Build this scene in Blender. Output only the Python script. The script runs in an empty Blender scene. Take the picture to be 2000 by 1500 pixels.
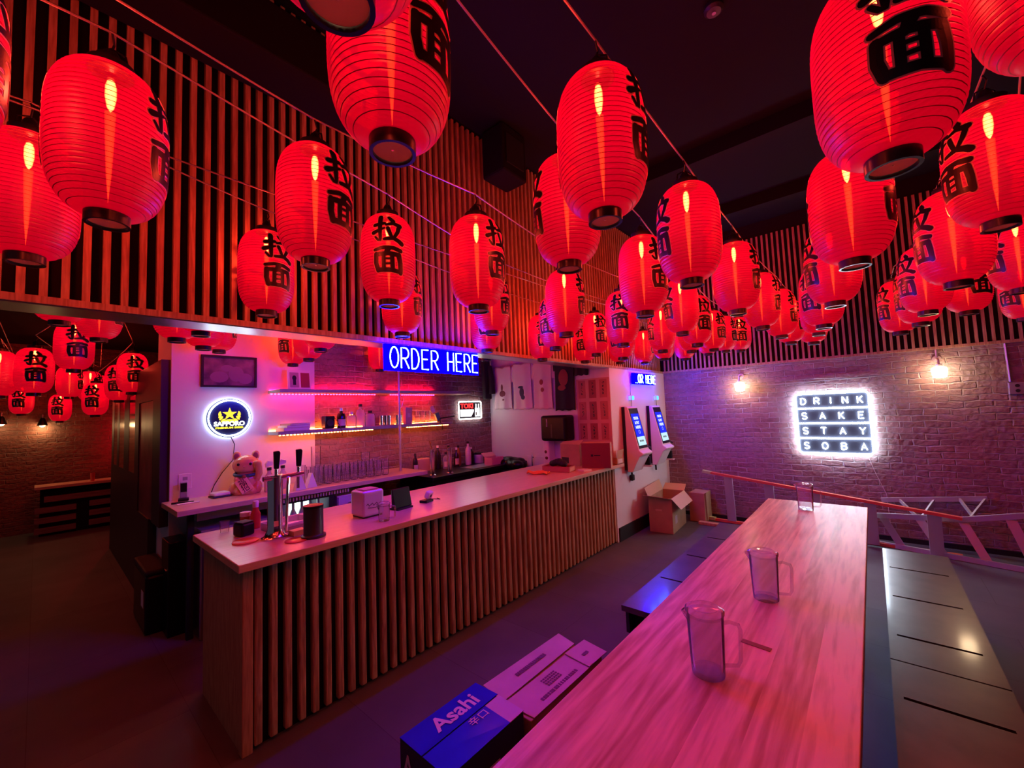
import bpy, math, random
from mathutils import Matrix, Vector
random.seed(7)
PI = math.pi
sc = bpy.context.scene
COL = sc.collection

# ------------------------------------------------------------------ camera
cam = bpy.data.cameras.new('camera')
cam.sensor_width = 36.0
cam.lens = 805.19 / 2000 * 36.0
cam.clip_start = 0.02
cam.clip_end = 100
co = bpy.data.objects.new('camera', cam)
COL.objects.link(co)
_r = Vector((0.75295906, 0.65692432, -0.03876967))
_u = Vector((0.07237373, -0.02410895, 0.99708616))
_f = Vector((-0.65407545, 0.75357096, 0.06569712))
co.matrix_world = Matrix(((_r.x, _u.x, -_f.x, 0), (_r.y, _u.y, -_f.y, 0), (_r.z, _u.z, -_f.z, 1.6), (0, 0, 0, 1)))
sc.camera = co

# ------------------------------------------------------------------ world, exposure
w = bpy.data.worlds.new('world')
sc.world = w
w.use_nodes = True
w.node_tree.nodes['Background'].inputs[0].default_value = (0.62, 0.46, 0.78, 1)
w.node_tree.nodes['Background'].inputs[1].default_value = 0.05
sc.view_settings.view_transform = 'Standard'
sc.view_settings.look = 'None'
sc.view_settings.exposure = 0.32
sc.view_settings.gamma = 1.0
sc.view_settings.use_curve_mapping = False
cy = sc.cycles
cy.max_bounces = 7
cy.diffuse_bounces = 3
cy.glossy_bounces = 3
cy.transmission_bounces = 6
cy.transparent_max_bounces = 16
cy.caustics_reflective = False
cy.caustics_refractive = False
cy.sample_clamp_indirect = 4.0
cy.use_denoising = True
LAMP_W = 15.0           # bulb of one paper lantern

# ------------------------------------------------------------------ materials
def new_mat(name):
    m = bpy.data.materials.new(name)
    m.use_nodes = True
    nt = m.node_tree
    for n in list(nt.nodes):
        if n.type not in ('OUTPUT_MATERIAL',):
            nt.nodes.remove(n)
    return m, nt, nt.nodes, nt.links, [n for n in nt.nodes if n.type == 'OUTPUT_MATERIAL'][0]

def pbsdf(name, color, rough=0.5, metal=0.0, coat=0.0, spec=0.5, noise=None, bump=None, trans=0.0, alpha=1.0, ior=1.45, coat_rough=0.1):
    m, nt, N, L, out = new_mat(name)
    b = N.new('ShaderNodeBsdfPrincipled')
    b.inputs['Base Color'].default_value = (*color, 1)
    b.inputs['Roughness'].default_value = rough
    b.inputs['Metallic'].default_value = metal
    b.inputs['Coat Weight'].default_value = coat
    b.inputs['Coat Roughness'].default_value = coat_rough
    b.inputs['Specular IOR Level'].default_value = spec
    b.inputs['Transmission Weight'].default_value = trans
    b.inputs['Alpha'].default_value = alpha
    b.inputs['IOR'].default_value = ior
    L.new(b.outputs[0], out.inputs[0])
    if noise or bump:
        tc = N.new('ShaderNodeTexCoord')
        nz = N.new('ShaderNodeTexNoise')
        nz.inputs['Scale'].default_value = (noise or bump)[0]
        nz.inputs['Detail'].default_value = 4
        L.new(tc.outputs['Object'], nz.inputs['Vector'])
        if noise:
            r = N.new('ShaderNodeValToRGB')
            k = noise[1]
            r.color_ramp.elements[0].position = 0.3
            r.color_ramp.elements[1].position = 0.7
            r.color_ramp.elements[0].color = (*[c * (1 - k) for c in color], 1)
            r.color_ramp.elements[1].color = (*[min(1, c * (1 + k)) for c in color], 1)
            L.new(nz.outputs['Fac'], r.inputs[0])
            L.new(r.outputs[0], b.inputs['Base Color'])
        if bump:
            bp = N.new('ShaderNodeBump')
            bp.inputs['Strength'].default_value = bump[1]
            bp.inputs['Distance'].default_value = 0.01
            L.new(nz.outputs['Fac'], bp.inputs['Height'])
            L.new(bp.outputs[0], b.inputs['Normal'])
    return m

def emit(name, color, strength, sampling='AUTO'):
    m, nt, N, L, out = new_mat(name)
    e = N.new('ShaderNodeEmission')
    e.inputs[0].default_value = (*color, 1)
    e.inputs[1].default_value = strength
    L.new(e.outputs[0], out.inputs[0])
    m.cycles.emission_sampling = sampling
    return m

def soft_glow(name, color, strength):
    m, nt, N, L, out = new_mat(name)
    e = N.new('ShaderNodeEmission'); e.inputs[0].default_value = (*color, 1); e.inputs[1].default_value = strength
    tp = N.new('ShaderNodeBsdfTransparent')
    lw = N.new('ShaderNodeLayerWeight'); lw.inputs[0].default_value = 0.5
    pw = N.new('ShaderNodeMath'); pw.operation = 'POWER'; pw.inputs[1].default_value = 0.45
    L.new(lw.outputs['Facing'], pw.inputs[0])
    mx = N.new('ShaderNodeMixShader')
    L.new(pw.outputs[0], mx.inputs[0]); L.new(e.outputs[0], mx.inputs[1]); L.new(tp.outputs[0], mx.inputs[2])
    L.new(mx.outputs[0], out.inputs[0])
    m.cycles.emission_sampling = 'NONE'
    return m

def plate_mat():
    m, nt, N, L, out = new_mat('lantern_base_plastic')
    a = N.new('ShaderNodeBsdfTranslucent'); a.inputs[0].default_value = (0.30, 0.10, 0.09, 1)
    b = N.new('ShaderNodeBsdfDiffuse'); b.inputs[0].default_value = (0.7, 0.55, 0.55, 1)
    mx = N.new('ShaderNodeMixShader'); mx.inputs[0].default_value = 0.5
    L.new(a.outputs[0], mx.inputs[1]); L.new(b.outputs[0], mx.inputs[2]); L.new(mx.outputs[0], out.inputs[0])
    return m

def wood(name, c1, c2, axis='Y', rough=0.35, scale=1.0, plank=None, coat=0.0, knots=True):
    """long-grained timber; axis = direction of the grain"""
    m, nt, N, L, out = new_mat(name)
    b = N.new('ShaderNodeBsdfPrincipled')
    tc = N.new('ShaderNodeTexCoord')
    mp = N.new('ShaderNodeMapping')
    s = [11.0 * scale] * 3
    s['XYZ'.index(axis)] = 0.9 * scale
    mp.inputs['Scale'].default_value = s
    L.new(tc.outputs['Object'], mp.inputs['Vector'])
    n1 = N.new('ShaderNodeTexNoise')
    n1.inputs['Scale'].default_value = 1.6
    n1.inputs['Detail'].default_value = 5
    n1.inputs['Distortion'].default_value = 0.35
    L.new(mp.outputs[0], n1.inputs['Vector'])
    wv = N.new('ShaderNodeMath'); wv.operation = 'SINE'
    mu = N.new('ShaderNodeMath'); mu.operation = 'MULTIPLY'; mu.inputs[1].default_value = 26.0
    L.new(n1.outputs['Fac'], mu.inputs[0]); L.new(mu.outputs[0], wv.inputs[0])
    n2 = N.new('ShaderNodeTexNoise')
    n2.inputs['Scale'].default_value = 6.0
    n2.inputs['Detail'].default_value = 3
    L.new(mp.outputs[0], n2.inputs['Vector'])
    a1 = N.new('ShaderNodeMath'); a1.operation = 'MULTIPLY_ADD'
    a1.inputs[1].default_value = 0.17; a1.inputs[2].default_value = 0.0
    L.new(wv.outputs[0], a1.inputs[0])
    a2 = N.new('ShaderNodeMath'); a2.operation = 'ADD'
    L.new(a1.outputs[0], a2.inputs[0]); L.new(n2.outputs['Fac'], a2.inputs[1])
    last = a2.outputs[0]
    if plank:
        ax, width = plank
        sp = N.new('ShaderNodeSeparateXYZ'); L.new(tc.outputs['Object'], sp.inputs[0])
        dv = N.new('ShaderNodeMath'); dv.operation = 'DIVIDE'; dv.inputs[1].default_value = width
        L.new(sp.outputs['XYZ'.index(ax)], dv.inputs[0])
        fl = N.new('ShaderNodeMath'); fl.operation = 'FLOOR'; L.new(dv.outputs[0], fl.inputs[0])
        wn = N.new('ShaderNodeTexWhiteNoise'); wn.noise_dimensions = '1D'; L.new(fl.outputs[0], wn.inputs['W'])
        # every board has its own stretch of timber
        cb = N.new('ShaderNodeCombineXYZ'); L.new(wn.outputs['Value'], cb.inputs['XYZ'.index(axis)])
        vm = N.new('ShaderNodeVectorMath'); vm.operation = 'SCALE'; vm.inputs['Scale'].default_value = 7.0
        L.new(cb.outputs[0], vm.inputs[0])
        va = N.new('ShaderNodeVectorMath'); va.operation = 'ADD'
        L.new(tc.outputs['Object'], va.inputs[0]); L.new(vm.outputs[0], va.inputs[1])
        L.new(va.outputs[0], mp.inputs['Vector'])
        a3 = N.new('ShaderNodeMath'); a3.operation = 'MULTIPLY_ADD'; a3.inputs[1].default_value = 0.3
        L.new(wn.outputs['Value'], a3.inputs[0]); L.new(last, a3.inputs[2])
        last = a3.outputs[0]
    if knots:
        vk = N.new('ShaderNodeTexVoronoi'); vk.inputs['Scale'].default_value = 0.55
        L.new(mp.outputs[0], vk.inputs['Vector'])
        lt = N.new('ShaderNodeMapRange')
        lt.inputs['From Min'].default_value = 0.0; lt.inputs['From Max'].default_value = 0.075
        lt.inputs['To Min'].default_value = -0.7; lt.inputs['To Max'].default_value = 0.0
        L.new(vk.outputs['Distance'], lt.inputs['Value'])
        a4 = N.new('ShaderNodeMath'); a4.operation = 'ADD'
        L.new(last, a4.inputs[0]); L.new(lt.outputs[0], a4.inputs[1])
        last = a4.outputs[0]
    r = N.new('ShaderNodeValToRGB')
    r.color_ramp.elements[0].position = 0.15
    r.color_ramp.elements[1].position = 0.85
    r.color_ramp.elements[0].color = (*c1, 1)
    r.color_ramp.elements[1].color = (*c2, 1)
    L.new(last, r.inputs[0]); L.new(r.outputs[0], b.inputs['Base Color'])
    b.inputs['Roughness'].default_value = rough
    b.inputs['Coat Weight'].default_value = coat
    b.inputs['Coat Roughness'].default_value = 0.24
    bp = N.new('ShaderNodeBump'); bp.inputs['Strength'].default_value = 0.12; bp.inputs['Distance'].default_value = 0.004
    L.new(last, bp.inputs['Height']); L.new(bp.outputs[0], b.inputs['Normal'])
    L.new(b.outputs[0], out.inputs[0])
    return m

def brick(name, axis, c1=(0.36, 0.21, 0.21), c2=(0.23, 0.125, 0.13), mortar=(0.52, 0.46, 0.47), bump=1.0):
    """rough old brickwork on a wall whose long direction is axis"""
    m, nt, N, L, out = new_mat(name)
    b = N.new('ShaderNodeBsdfPrincipled')
    tc = N.new('ShaderNodeTexCoord')
    sp = N.new('ShaderNodeSeparateXYZ'); L.new(tc.outputs['Object'], sp.inputs[0])
    cb = N.new('ShaderNodeCombineXYZ')
    L.new(sp.outputs['XYZ'.index(axis)], cb.inputs[0]); L.new(sp.outputs[2], cb.inputs[1])
    dn = N.new('ShaderNodeTexNoise'); dn.inputs['Scale'].default_value = 6.0; dn.inputs['Detail'].default_value = 3
    L.new(cb.outputs[0], dn.inputs['Vector'])
    sb = N.new('ShaderNodeVectorMath'); sb.operation = 'SUBTRACT'; sb.inputs[1].default_value = (0.5, 0.5, 0.5)
    L.new(dn.outputs['Color'], sb.inputs[0])
    sl = N.new('ShaderNodeVectorMath'); sl.operation = 'SCALE'; sl.inputs['Scale'].default_value = 0.055
    L.new(sb.outputs[0], sl.inputs[0])
    ad = N.new('ShaderNodeVectorMath'); ad.operation = 'ADD'
    L.new(cb.outputs[0], ad.inputs[0]); L.new(sl.outputs[0], ad.inputs[1])
    bt = N.new('ShaderNodeTexBrick')
    bt.inputs['Scale'].default_value = 1.0
    bt.inputs['Brick Width'].default_value = 0.205
    bt.inputs['Row Height'].default_value = 0.066
    bt.inputs['Mortar Size'].default_value = 0.006
    bt.inputs['Mortar Smooth'].default_value = 0.6
    mn = N.new('ShaderNodeTexNoise'); mn.inputs['Scale'].default_value = 3.1; mn.inputs['Detail'].default_value = 5
    L.new(cb.outputs[0], mn.inputs['Vector'])
    mm = N.new('ShaderNodeMapRange'); mm.inputs['From Min'].default_value = 0.35; mm.inputs['From Max'].default_value = 0.7
    mm.inputs['To Min'].default_value = 0.002; mm.inputs['To Max'].default_value = 0.013
    L.new(mn.outputs['Fac'], mm.inputs['Value']); L.new(mm.outputs[0], bt.inputs['Mortar Size'])
    bt.inputs['Bias'].default_value = -0.1
    bt.inputs['Color1'].default_value = (*c1, 1)
    bt.inputs['Color2'].default_value = (*c2, 1)
    bt.inputs['Mortar'].default_value = (*mortar, 1)
    L.new(ad.outputs[0], bt.inputs['Vector'])
    # patches of old render and grime
    pn = N.new('ShaderNodeTexNoise'); pn.inputs['Scale'].default_value = 1.7; pn.inputs['Detail'].default_value = 6
    pn.inputs['Roughness'].default_value = 0.65
    L.new(cb.outputs[0], pn.inputs['Vector'])
    pr = N.new('ShaderNodeMapRange'); pr.inputs['From Min'].default_value = 0.44; pr.inputs['From Max'].default_value = 0.60
    pr.inputs['To Max'].default_value = 0.75
    L.new(pn.outputs['Fac'], pr.inputs['Value'])
    mx = N.new('ShaderNodeMix'); mx.data_type = 'RGBA'
    L.new(pr.outputs[0], mx.inputs['Factor']); L.new(bt.outputs['Color'], mx.inputs['A'])
    mx.inputs['B'].default_value = (mortar[0] * 0.66, mortar[1] * 0.58, mortar[2] * 0.62, 1)
    fn = N.new('ShaderNodeTexNoise'); fn.inputs['Scale'].default_value = 24; fn.inputs['Detail'].default_value = 4
    L.new(cb.outputs[0], fn.inputs['Vector'])
    fr = N.new('ShaderNodeMapRange'); fr.inputs['To Min'].default_value = 0.55; fr.inputs['To Max'].default_value = 1.35
    L.new(fn.outputs['Fac'], fr.inputs['Value'])
    m2 = N.new('ShaderNodeMix'); m2.data_type = 'RGBA'; m2.blend_type = 'MULTIPLY'; m2.inputs['Factor'].default_value = 1
    L.new(mx.outputs['Result'], m2.inputs['A']); L.new(fr.outputs[0], m2.inputs['B'])
    L.new(m2.outputs['Result'], b.inputs['Base Color'])
    b.inputs['Roughness'].default_value = 0.75
    b.inputs['Specular IOR Level'].default_value = 0.35
    h1 = N.new('ShaderNodeMath'); h1.operation = 'MULTIPLY_ADD'; h1.inputs[1].default_value = -0.9
    L.new(bt.outputs['Fac'], h1.inputs[0])
    h0 = N.new('ShaderNodeMath'); h0.operation = 'MULTIPLY_ADD'; h0.inputs[1].default_value = 0.8
    L.new(fn.outputs['Fac'], h0.inputs[0]); L.new(pn.outputs['Fac'], h0.inputs[2])
    L.new(h0.outputs[0], h1.inputs[2])
    bp = N.new('ShaderNodeBump'); bp.inputs['Strength'].default_value = bump; bp.inputs['Distance'].default_value = 0.02
    L.new(h1.outputs[0], bp.inputs['Height']); L.new(bp.outputs[0], b.inputs['Normal'])
    L.new(b.outputs[0], out.inputs[0])
    return m

def tiles(name):
    m, nt, N, L, out = new_mat(name)
    b = N.new('ShaderNodeBsdfPrincipled')
    tc = N.new('ShaderNodeTexCoord')
    bt = N.new('ShaderNodeTexBrick')
    bt.inputs['Scale'].default_value = 1.0
    bt.inputs['Brick Width'].default_value = 1.2
    bt.inputs['Row Height'].default_value = 0.6
    bt.inputs['Mortar Size'].default_value = 0.002
    bt.inputs['Color1'].default_value = (0.105, 0.1, 0.105, 1)
    bt.inputs['Color2'].default_value = (0.085, 0.08, 0.088, 1)
    bt.inputs['Mortar'].default_value = (0.06, 0.05, 0.055, 1)
    L.new(tc.outputs['Object'], bt.inputs['Vector'])
    nz = N.new('ShaderNodeTexNoise'); nz.inputs['Scale'].default_value = 2.5; nz.inputs['Detail'].default_value = 6
    L.new(tc.outputs['Object'], nz.inputs['Vector'])
    mr = N.new('ShaderNodeMapRange'); mr.inputs['To Min'].default_value = 0.6; mr.inputs['To Max'].default_value = 1.4
    L.new(nz.outputs['Fac'], mr.inputs['Value'])
    mx = N.new('ShaderNodeMix'); mx.data_type = 'RGBA'; mx.blend_type = 'MULTIPLY'; mx.inputs['Factor'].default_value = 1
    L.new(bt.outputs['Color'], mx.inputs['A']); L.new(mr.outputs[0], mx.inputs['B'])
    L.new(mx.outputs['Result'], b.inputs['Base Color'])
    b.inputs['Roughness'].default_value = 0.62
    b.inputs['Specular IOR Level'].default_value = 0.3
    L.new(b.outputs[0], out.inputs[0])
    return m

def shade_mat():
    m, nt, N, L, out = new_mat('lantern_vinyl')
    tr = N.new('ShaderNodeBsdfTranslucent'); tr.inputs[0].default_value = (0.045, 0.0, 0.0012, 1)
    df = N.new('ShaderNodeBsdfDiffuse'); df.inputs[0].default_value = (0.10, 0.0015, 0.13, 1)
    m1 = N.new('ShaderNodeMixShader'); m1.inputs[0].default_value = 0.5
    L.new(tr.outputs[0], m1.inputs[1]); L.new(df.outputs[0], m1.inputs[2])
    tp = N.new('ShaderNodeBsdfTransparent'); tp.inputs[0].default_value = (1.0, 0.11, 0.09, 1)
    m2 = N.new('ShaderNodeMixShader'); m2.inputs[0].default_value = 0.30
    L.new(m1.outputs[0], m2.inputs[1]); L.new(tp.outputs[0], m2.inputs[2])
    gl = N.new('ShaderNodeBsdfGlossy'); gl.inputs['Roughness'].default_value = 0.4
    gl.inputs[0].default_value = (0.8, 0.8, 0.8, 1)
    ge = N.new('ShaderNodeNewGeometry')
    mr = N.new('ShaderNodeMapRange'); mr.inputs['To Min'].default_value = 0.05; mr.inputs['To Max'].default_value = 0.0
    L.new(ge.outputs['Backfacing'], mr.inputs['Value'])
    m3 = N.new('ShaderNodeMixShader')
    L.new(mr.outputs[0], m3.inputs[0]); L.new(m2.outputs[0], m3.inputs[1]); L.new(gl.outputs[0], m3.inputs[2])
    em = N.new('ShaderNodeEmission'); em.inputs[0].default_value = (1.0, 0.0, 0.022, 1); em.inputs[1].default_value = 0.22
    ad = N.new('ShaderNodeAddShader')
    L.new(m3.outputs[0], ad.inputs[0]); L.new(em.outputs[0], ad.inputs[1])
    L.new(ad.outputs[0], out.inputs[0])
    m.cycles.emission_sampling = 'NONE'
    return m

def glass(name, color=(0.95, 0.95, 0.97), fac=0.16, rough=0.05, tint=(0.93, 0.93, 0.95)):
    """thin clear plastic or glass: mostly see-through with a glossy skin and a little haze"""
    m, nt, N, L, out = new_mat(name)
    tp = N.new('ShaderNodeBsdfTransparent'); tp.inputs[0].default_value = (*tint, 1)
    df = N.new('ShaderNodeBsdfDiffuse'); df.inputs[0].default_value = (*color, 1)
    m1 = N.new('ShaderNodeMixShader'); m1.inputs[0].default_value = fac
    L.new(tp.outputs[0], m1.inputs[1]); L.new(df.outputs[0], m1.inputs[2])
    gl = N.new('ShaderNodeBsdfGlossy'); gl.inputs['Roughness'].default_value = rough
    fr = N.new('ShaderNodeLayerWeight'); fr.inputs[0].default_value = 0.10
    m2 = N.new('ShaderNodeMixShader')
    L.new(fr.outputs['Fresnel'], m2.inputs[0]); L.new(m1.outputs[0], m2.inputs[1]); L.new(gl.outputs[0], m2.inputs[2])
    L.new(m2.outputs[0], out.inputs[0])
    return m

M = {}
M['slat'] = wood('slat_pine', (0.33, 0.17, 0.085), (0.62, 0.40, 0.23), 'Z', rough=0.6, scale=1.6)
M['counter_slat'] = wood('counter_pine', (0.24, 0.12, 0.06), (0.60, 0.37, 0.20), 'Z', rough=0.5, scale=1.4)
M['ply'] = wood('end_panel_oak', (0.36, 0.18, 0.085), (0.55, 0.32, 0.16), 'Z', rough=0.55, scale=2.2, knots=False)
M['ctop'] = wood('countertop_birch', (0.62, 0.42, 0.28), (0.74, 0.54, 0.38), 'Y', rough=0.30, scale=1.5, knots=False, coat=0.25)
M['table'] = wood('table_pine', (0.36, 0.16, 0.075), (0.78, 0.52, 0.31), 'Y', rough=0.48, scale=0.75, plank=('X', 0.11), coat=0.18)
M['bench'] = pbsdf('bench_laminate', (0.045, 0.033, 0.034), 0.34, noise=(9, 0.35), coat=0.3)
M['brickX'] = brick('old_brick_back', 'X')
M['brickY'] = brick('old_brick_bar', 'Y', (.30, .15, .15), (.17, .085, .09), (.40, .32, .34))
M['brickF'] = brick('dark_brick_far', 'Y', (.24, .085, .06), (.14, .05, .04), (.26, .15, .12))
M['white_wall'] = pbsdf('white_paint', (0.74, 0.72, 0.73), 0.6, bump=(60, 0.05))
M['kiosk_wall'] = pbsdf('pale_paint', (0.80, 0.76, 0.79), 0.55)
M['black'] = pbsdf('black_paint', (0.012, 0.011, 0.012), 0.65)
M['blackgloss'] = pbsdf('black_plastic', (0.006, 0.006, 0.008), 0.32, spec=0.3)
M['void'] = pbsdf('dark_backing', (0.018, 0.010, 0.012), 0.9, spec=0.1)
M['ceil'] = pbsdf('black_ceiling', (0.011, 0.009, 0.010), 0.85, spec=0.15)
M['floor'] = tiles('dark_floor_tile')
M['steel'] = pbsdf('brushed_metal', (0.62, 0.60, 0.62), 0.28, metal=1.0)
M['alum'] = pbsdf('aluminium', (0.66, 0.64, 0.68), 0.42, metal=0.75)
M['chrome'] = pbsdf('chrome', (0.85, 0.82, 0.84), 0.16, metal=1.0)
M['grey'] = pbsdf('grey_plastic', (0.34, 0.33, 0.35), 0.5)
M['dkgrey'] = pbsdf('dark_grey_plastic', (0.025, 0.025, 0.028), 0.4)
M['white'] = pbsdf('white_plastic', (0.78, 0.76, 0.78), 0.35)
M['kraft'] = pbsdf('brown_cardboard', (0.42, 0.25, 0.15), 0.75, noise=(7, 0.12))
M['kraft_in'] = pbsdf('cardboard_inside', (0.60, 0.40, 0.26), 0.8)
M['paper'] = pbsdf('white_paper', (0.80, 0.76, 0.74), 0.7)
M['shade'] = shade_mat()
M['ink'] = pbsdf('black_ink', (0.012, 0.008, 0.014), 0.35)
M['ink_edge'] = pbsdf('pale_ink_edge', (0.85, 0.42, 0.46), 0.5)
M['ring'] = pbsdf('lantern_ring_plastic', (0.014, 0.012, 0.016), 0.3)
M['plate'] = plate_mat()
M['bulb'] = soft_glow('frosted_led_bulb', (1.0, 0.42, 0.12), 110.0)
M['tube'] = soft_glow('streak_glow', (1.0, 0.24, 0.05), 7.0)  # glow colour of the streak, standing in for bulb light smeared by ribs
M['rib'] = pbsdf('dark_red_wire', (0.30, 0.0, 0.02), 0.6)
M['glass'] = glass('clear_plastic', (.9, .88, .95), fac=0.15)
M['glassware'] = glass('clear_glass', (.85, .82, .85), fac=0.055, rough=0.03, tint=(.965, .96, .965))
M['cable'] = pbsdf('black_cable', (0.02, 0.018, 0.02), 0.5)
M['wire'] = pbsdf('steel_wire', (0.35, 0.30, 0.32), 0.4, metal=0.6)
M['orange'] = pbsdf('orange_fibreglass', (0.58, 0.11, 0.06), 0.45)
M['conduit'] = pbsdf('galvanised_pipe', (0.55, 0.5, 0.55), 0.35, metal=0.7)

# ------------------------------------------------------------------ mesh helpers
class MB:
    def __init__(s):
        s.v = []; s.f = []
    def add(s, verts, faces, M=None):
        o = len(s.v)
        for p in verts:
            p = Vector(p)
            s.v.append(tuple(M @ p) if M else tuple(p))
        s.f += [tuple(o + i for i in f) for f in faces]
        return s
    def box(s, x0, x1, y0, y1, z0, z1, M=None):
        v = [(x, y, z) for x in (x0, x1) for y in (y0, y1) for z in (z0, z1)]
        return s.add(v, [(0, 1, 3, 2), (4, 6, 7, 5), (0, 4, 5, 1), (2, 3, 7, 6), (0, 2, 6, 4), (1, 5, 7, 3)], M)
    def extrude(s, pts, vec, M=None):
        n = len(pts); vec = Vector(vec)
        v = [Vector(p) for p in pts] + [Vector(p) + vec for p in pts]
        return s.add(v, [tuple(range(n))[::-1], tuple(range(n, 2 * n))] + [(i, (i + 1) % n, n + (i + 1) % n, n + i) for i in range(n)], M)
    def tube(s, pts, r, n=8, closed=False, M=None):
        pts = [Vector(p) for p in pts]; k = len(pts)
        rs = r if isinstance(r, (list, tuple)) else [r] * k
        verts = []; prev = None
        for i, p in enumerate(pts):
            a = pts[i - 1] if (i > 0 or closed) else p
            b = pts[(i + 1) % k] if (i < k - 1 or closed) else p
            t = (b - a).normalized()
            if prev is None:
                h = Vector((0, 0, 1)) if abs(t.z) < 0.9 else Vector((1, 0, 0))
                x = t.cross(h).normalized()
            else:
                x = (prev - t * prev.dot(t)).normalized()
            prev = x; y = t.cross(x)
            for j in range(n):
                q = 2 * PI * j / n
                verts.append(p + (x * math.cos(q) + y * math.sin(q)) * rs[i])
        faces = []
        for i in range(k if closed else k - 1):
            for j in range(n):
                a, b = i * n + j, i * n + (j + 1) % n
                c, d = ((i + 1) % k) * n + (j + 1) % n, ((i + 1) % k) * n + j
                faces.append((a, b, c, d))
        if not closed:
            faces.append(tuple(range(n))[::-1]); faces.append(tuple(range((k - 1) * n, k * n)))
        return s.add(verts, faces, M)
    def lathe(s, prof, n=24, c=(0, 0, 0), M=None, caps=True):
        c = Vector(c); v = []; f = []
        for r, z in prof:
            for j in range(n):
                q = 2 * PI * j / n
                v.append(c + Vector((r * math.cos(q), r * math.sin(q), z)))
        for i in range(len(prof) - 1):
            for j in range(n):
                f.append((i * n + j, i * n + (j + 1) % n, (i + 1) * n + (j + 1) % n, (i + 1) * n + j))
        if caps:
            if prof[0][0] > 1e-6: f.append(tuple(range(n))[::-1])
            if prof[-1][0] > 1e-6: f.append(tuple(range((len(prof) - 1) * n, len(prof) * n)))
        return s.add(v, f, M)
    def ball(s, c, rx, ry=None, rz=None, nu=16, nv=10, M=None):
        ry = ry or rx; rz = rz or rx
        prof = [(max(1e-5, math.sin(PI * i / nv)), -math.cos(PI * i / nv)) for i in range(nv + 1)]
        T = Matrix.Translation(c) @ Matrix.Diagonal((rx, ry, rz, 1))
        return s.lathe(prof, nu, M=(M @ T) if M else T, caps=False)
    def build(s, name, mat, parent=None, smooth=False, bevel=0, seg=2, matrix=None, angle=38):
        me = bpy.data.meshes.new(name)
        me.from_pydata(s.v, [], s.f)
        me.materials.append(mat)
        if smooth:
            me.polygons.foreach_set('use_smooth', [True] * len(me.polygons))
            me.set_sharp_from_angle(angle=math.radians(angle))
        me.update()
        o = bpy.data.objects.new(name, me)
        COL.objects.link(o)
        if parent: o.parent = parent
        if matrix: o.matrix_local = matrix
        if bevel:
            b = o.modifiers.new('bevel', 'BEVEL'); b.width = bevel; b.segments = seg; b.limit_method = 'ANGLE'
        return o

def box(name, mat, b, parent=None, bevel=0, **k):
    return MB().box(*b).build(name, mat, parent, bevel=bevel, **k)

def tag(o, label, cat, group=None):
    o['label'] = label; o['category'] = cat
    if group: o['group'] = group
    return o

def thing(name, label, cat, loc=(0, 0, 0), rz=0, group=None):
    o = bpy.data.objects.new(name, None)
    o.empty_display_size = 0.05
    COL.objects.link(o)
    o.location = loc; o.rotation_euler = (0, 0, rz)
    return tag(o, label, cat, group)

def struct(name, mb, mat, **k):
    o = mb.build(name, mat, **k)
    o['kind'] = 'structure'
    return o

def dup(root, loc, rz, label, group=None, cat=None):
    r = root.copy(); COL.objects.link(r)
    r.location = loc; r.rotation_euler = (0, 0, rz); r['label'] = label
    if group: r['group'] = group
    if cat: r['category'] = cat
    for ch in list(root.children):
        c = ch.copy(); COL.objects.link(c); c.parent = r
        for g in list(ch.children):
            d = g.copy(); COL.objects.link(d); d.parent = c
    return r

# planes on which lettering lies: local x = reading direction, y = up, z = out of the wall
def on_x(x, y, z):      # wall that faces +X
    return Matrix(((0, 0, 1, x), (1, 0, 0, y), (0, 1, 0, z), (0, 0, 0, 1)))
def on_my(x, y, z):     # wall that faces -Y
    return Matrix(((1, 0, 0, x), (0, 0, -1, y), (0, 1, 0, z), (0, 0, 0, 1)))

def text_mesh(s, size, depth=0.002, bold=0.0, align='CENTER'):
    c = bpy.data.curves.new('t', 'FONT')
    c.body = s; c.size = size; c.extrude = depth; c.offset = bold
    c.align_x = align; c.align_y = 'CENTER'; c.resolution_u = 3
    o = bpy.data.objects.new('t', c)
    COL.objects.link(o)
    bpy.context.view_layer.update()
    me = bpy.data.meshes.new_from_object(o.evaluated_get(bpy.context.evaluated_depsgraph_get()))
    v = [x.co.copy() for x in me.vertices]; f = [tuple(p.vertices) for p in me.polygons]
    bpy.data.objects.remove(o); bpy.data.curves.remove(c); bpy.data.meshes.remove(me)
    return v, f

def text(mb, s, size, T, width=None, depth=0.002, bold=0.0, height=None):
    v, f = text_mesh(s, size, depth, bold)
    if not v: return mb
    w0 = max(p.x for p in v) - min(p.x for p in v); h0 = max(p.y for p in v) - min(p.y for p in v)
    kx = width / w0 if width else 1; ky = height / h0 if height else 1
    mb.add([(p.x * kx, p.y * ky, p.z) for p in v], f, T)
    return mb

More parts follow.
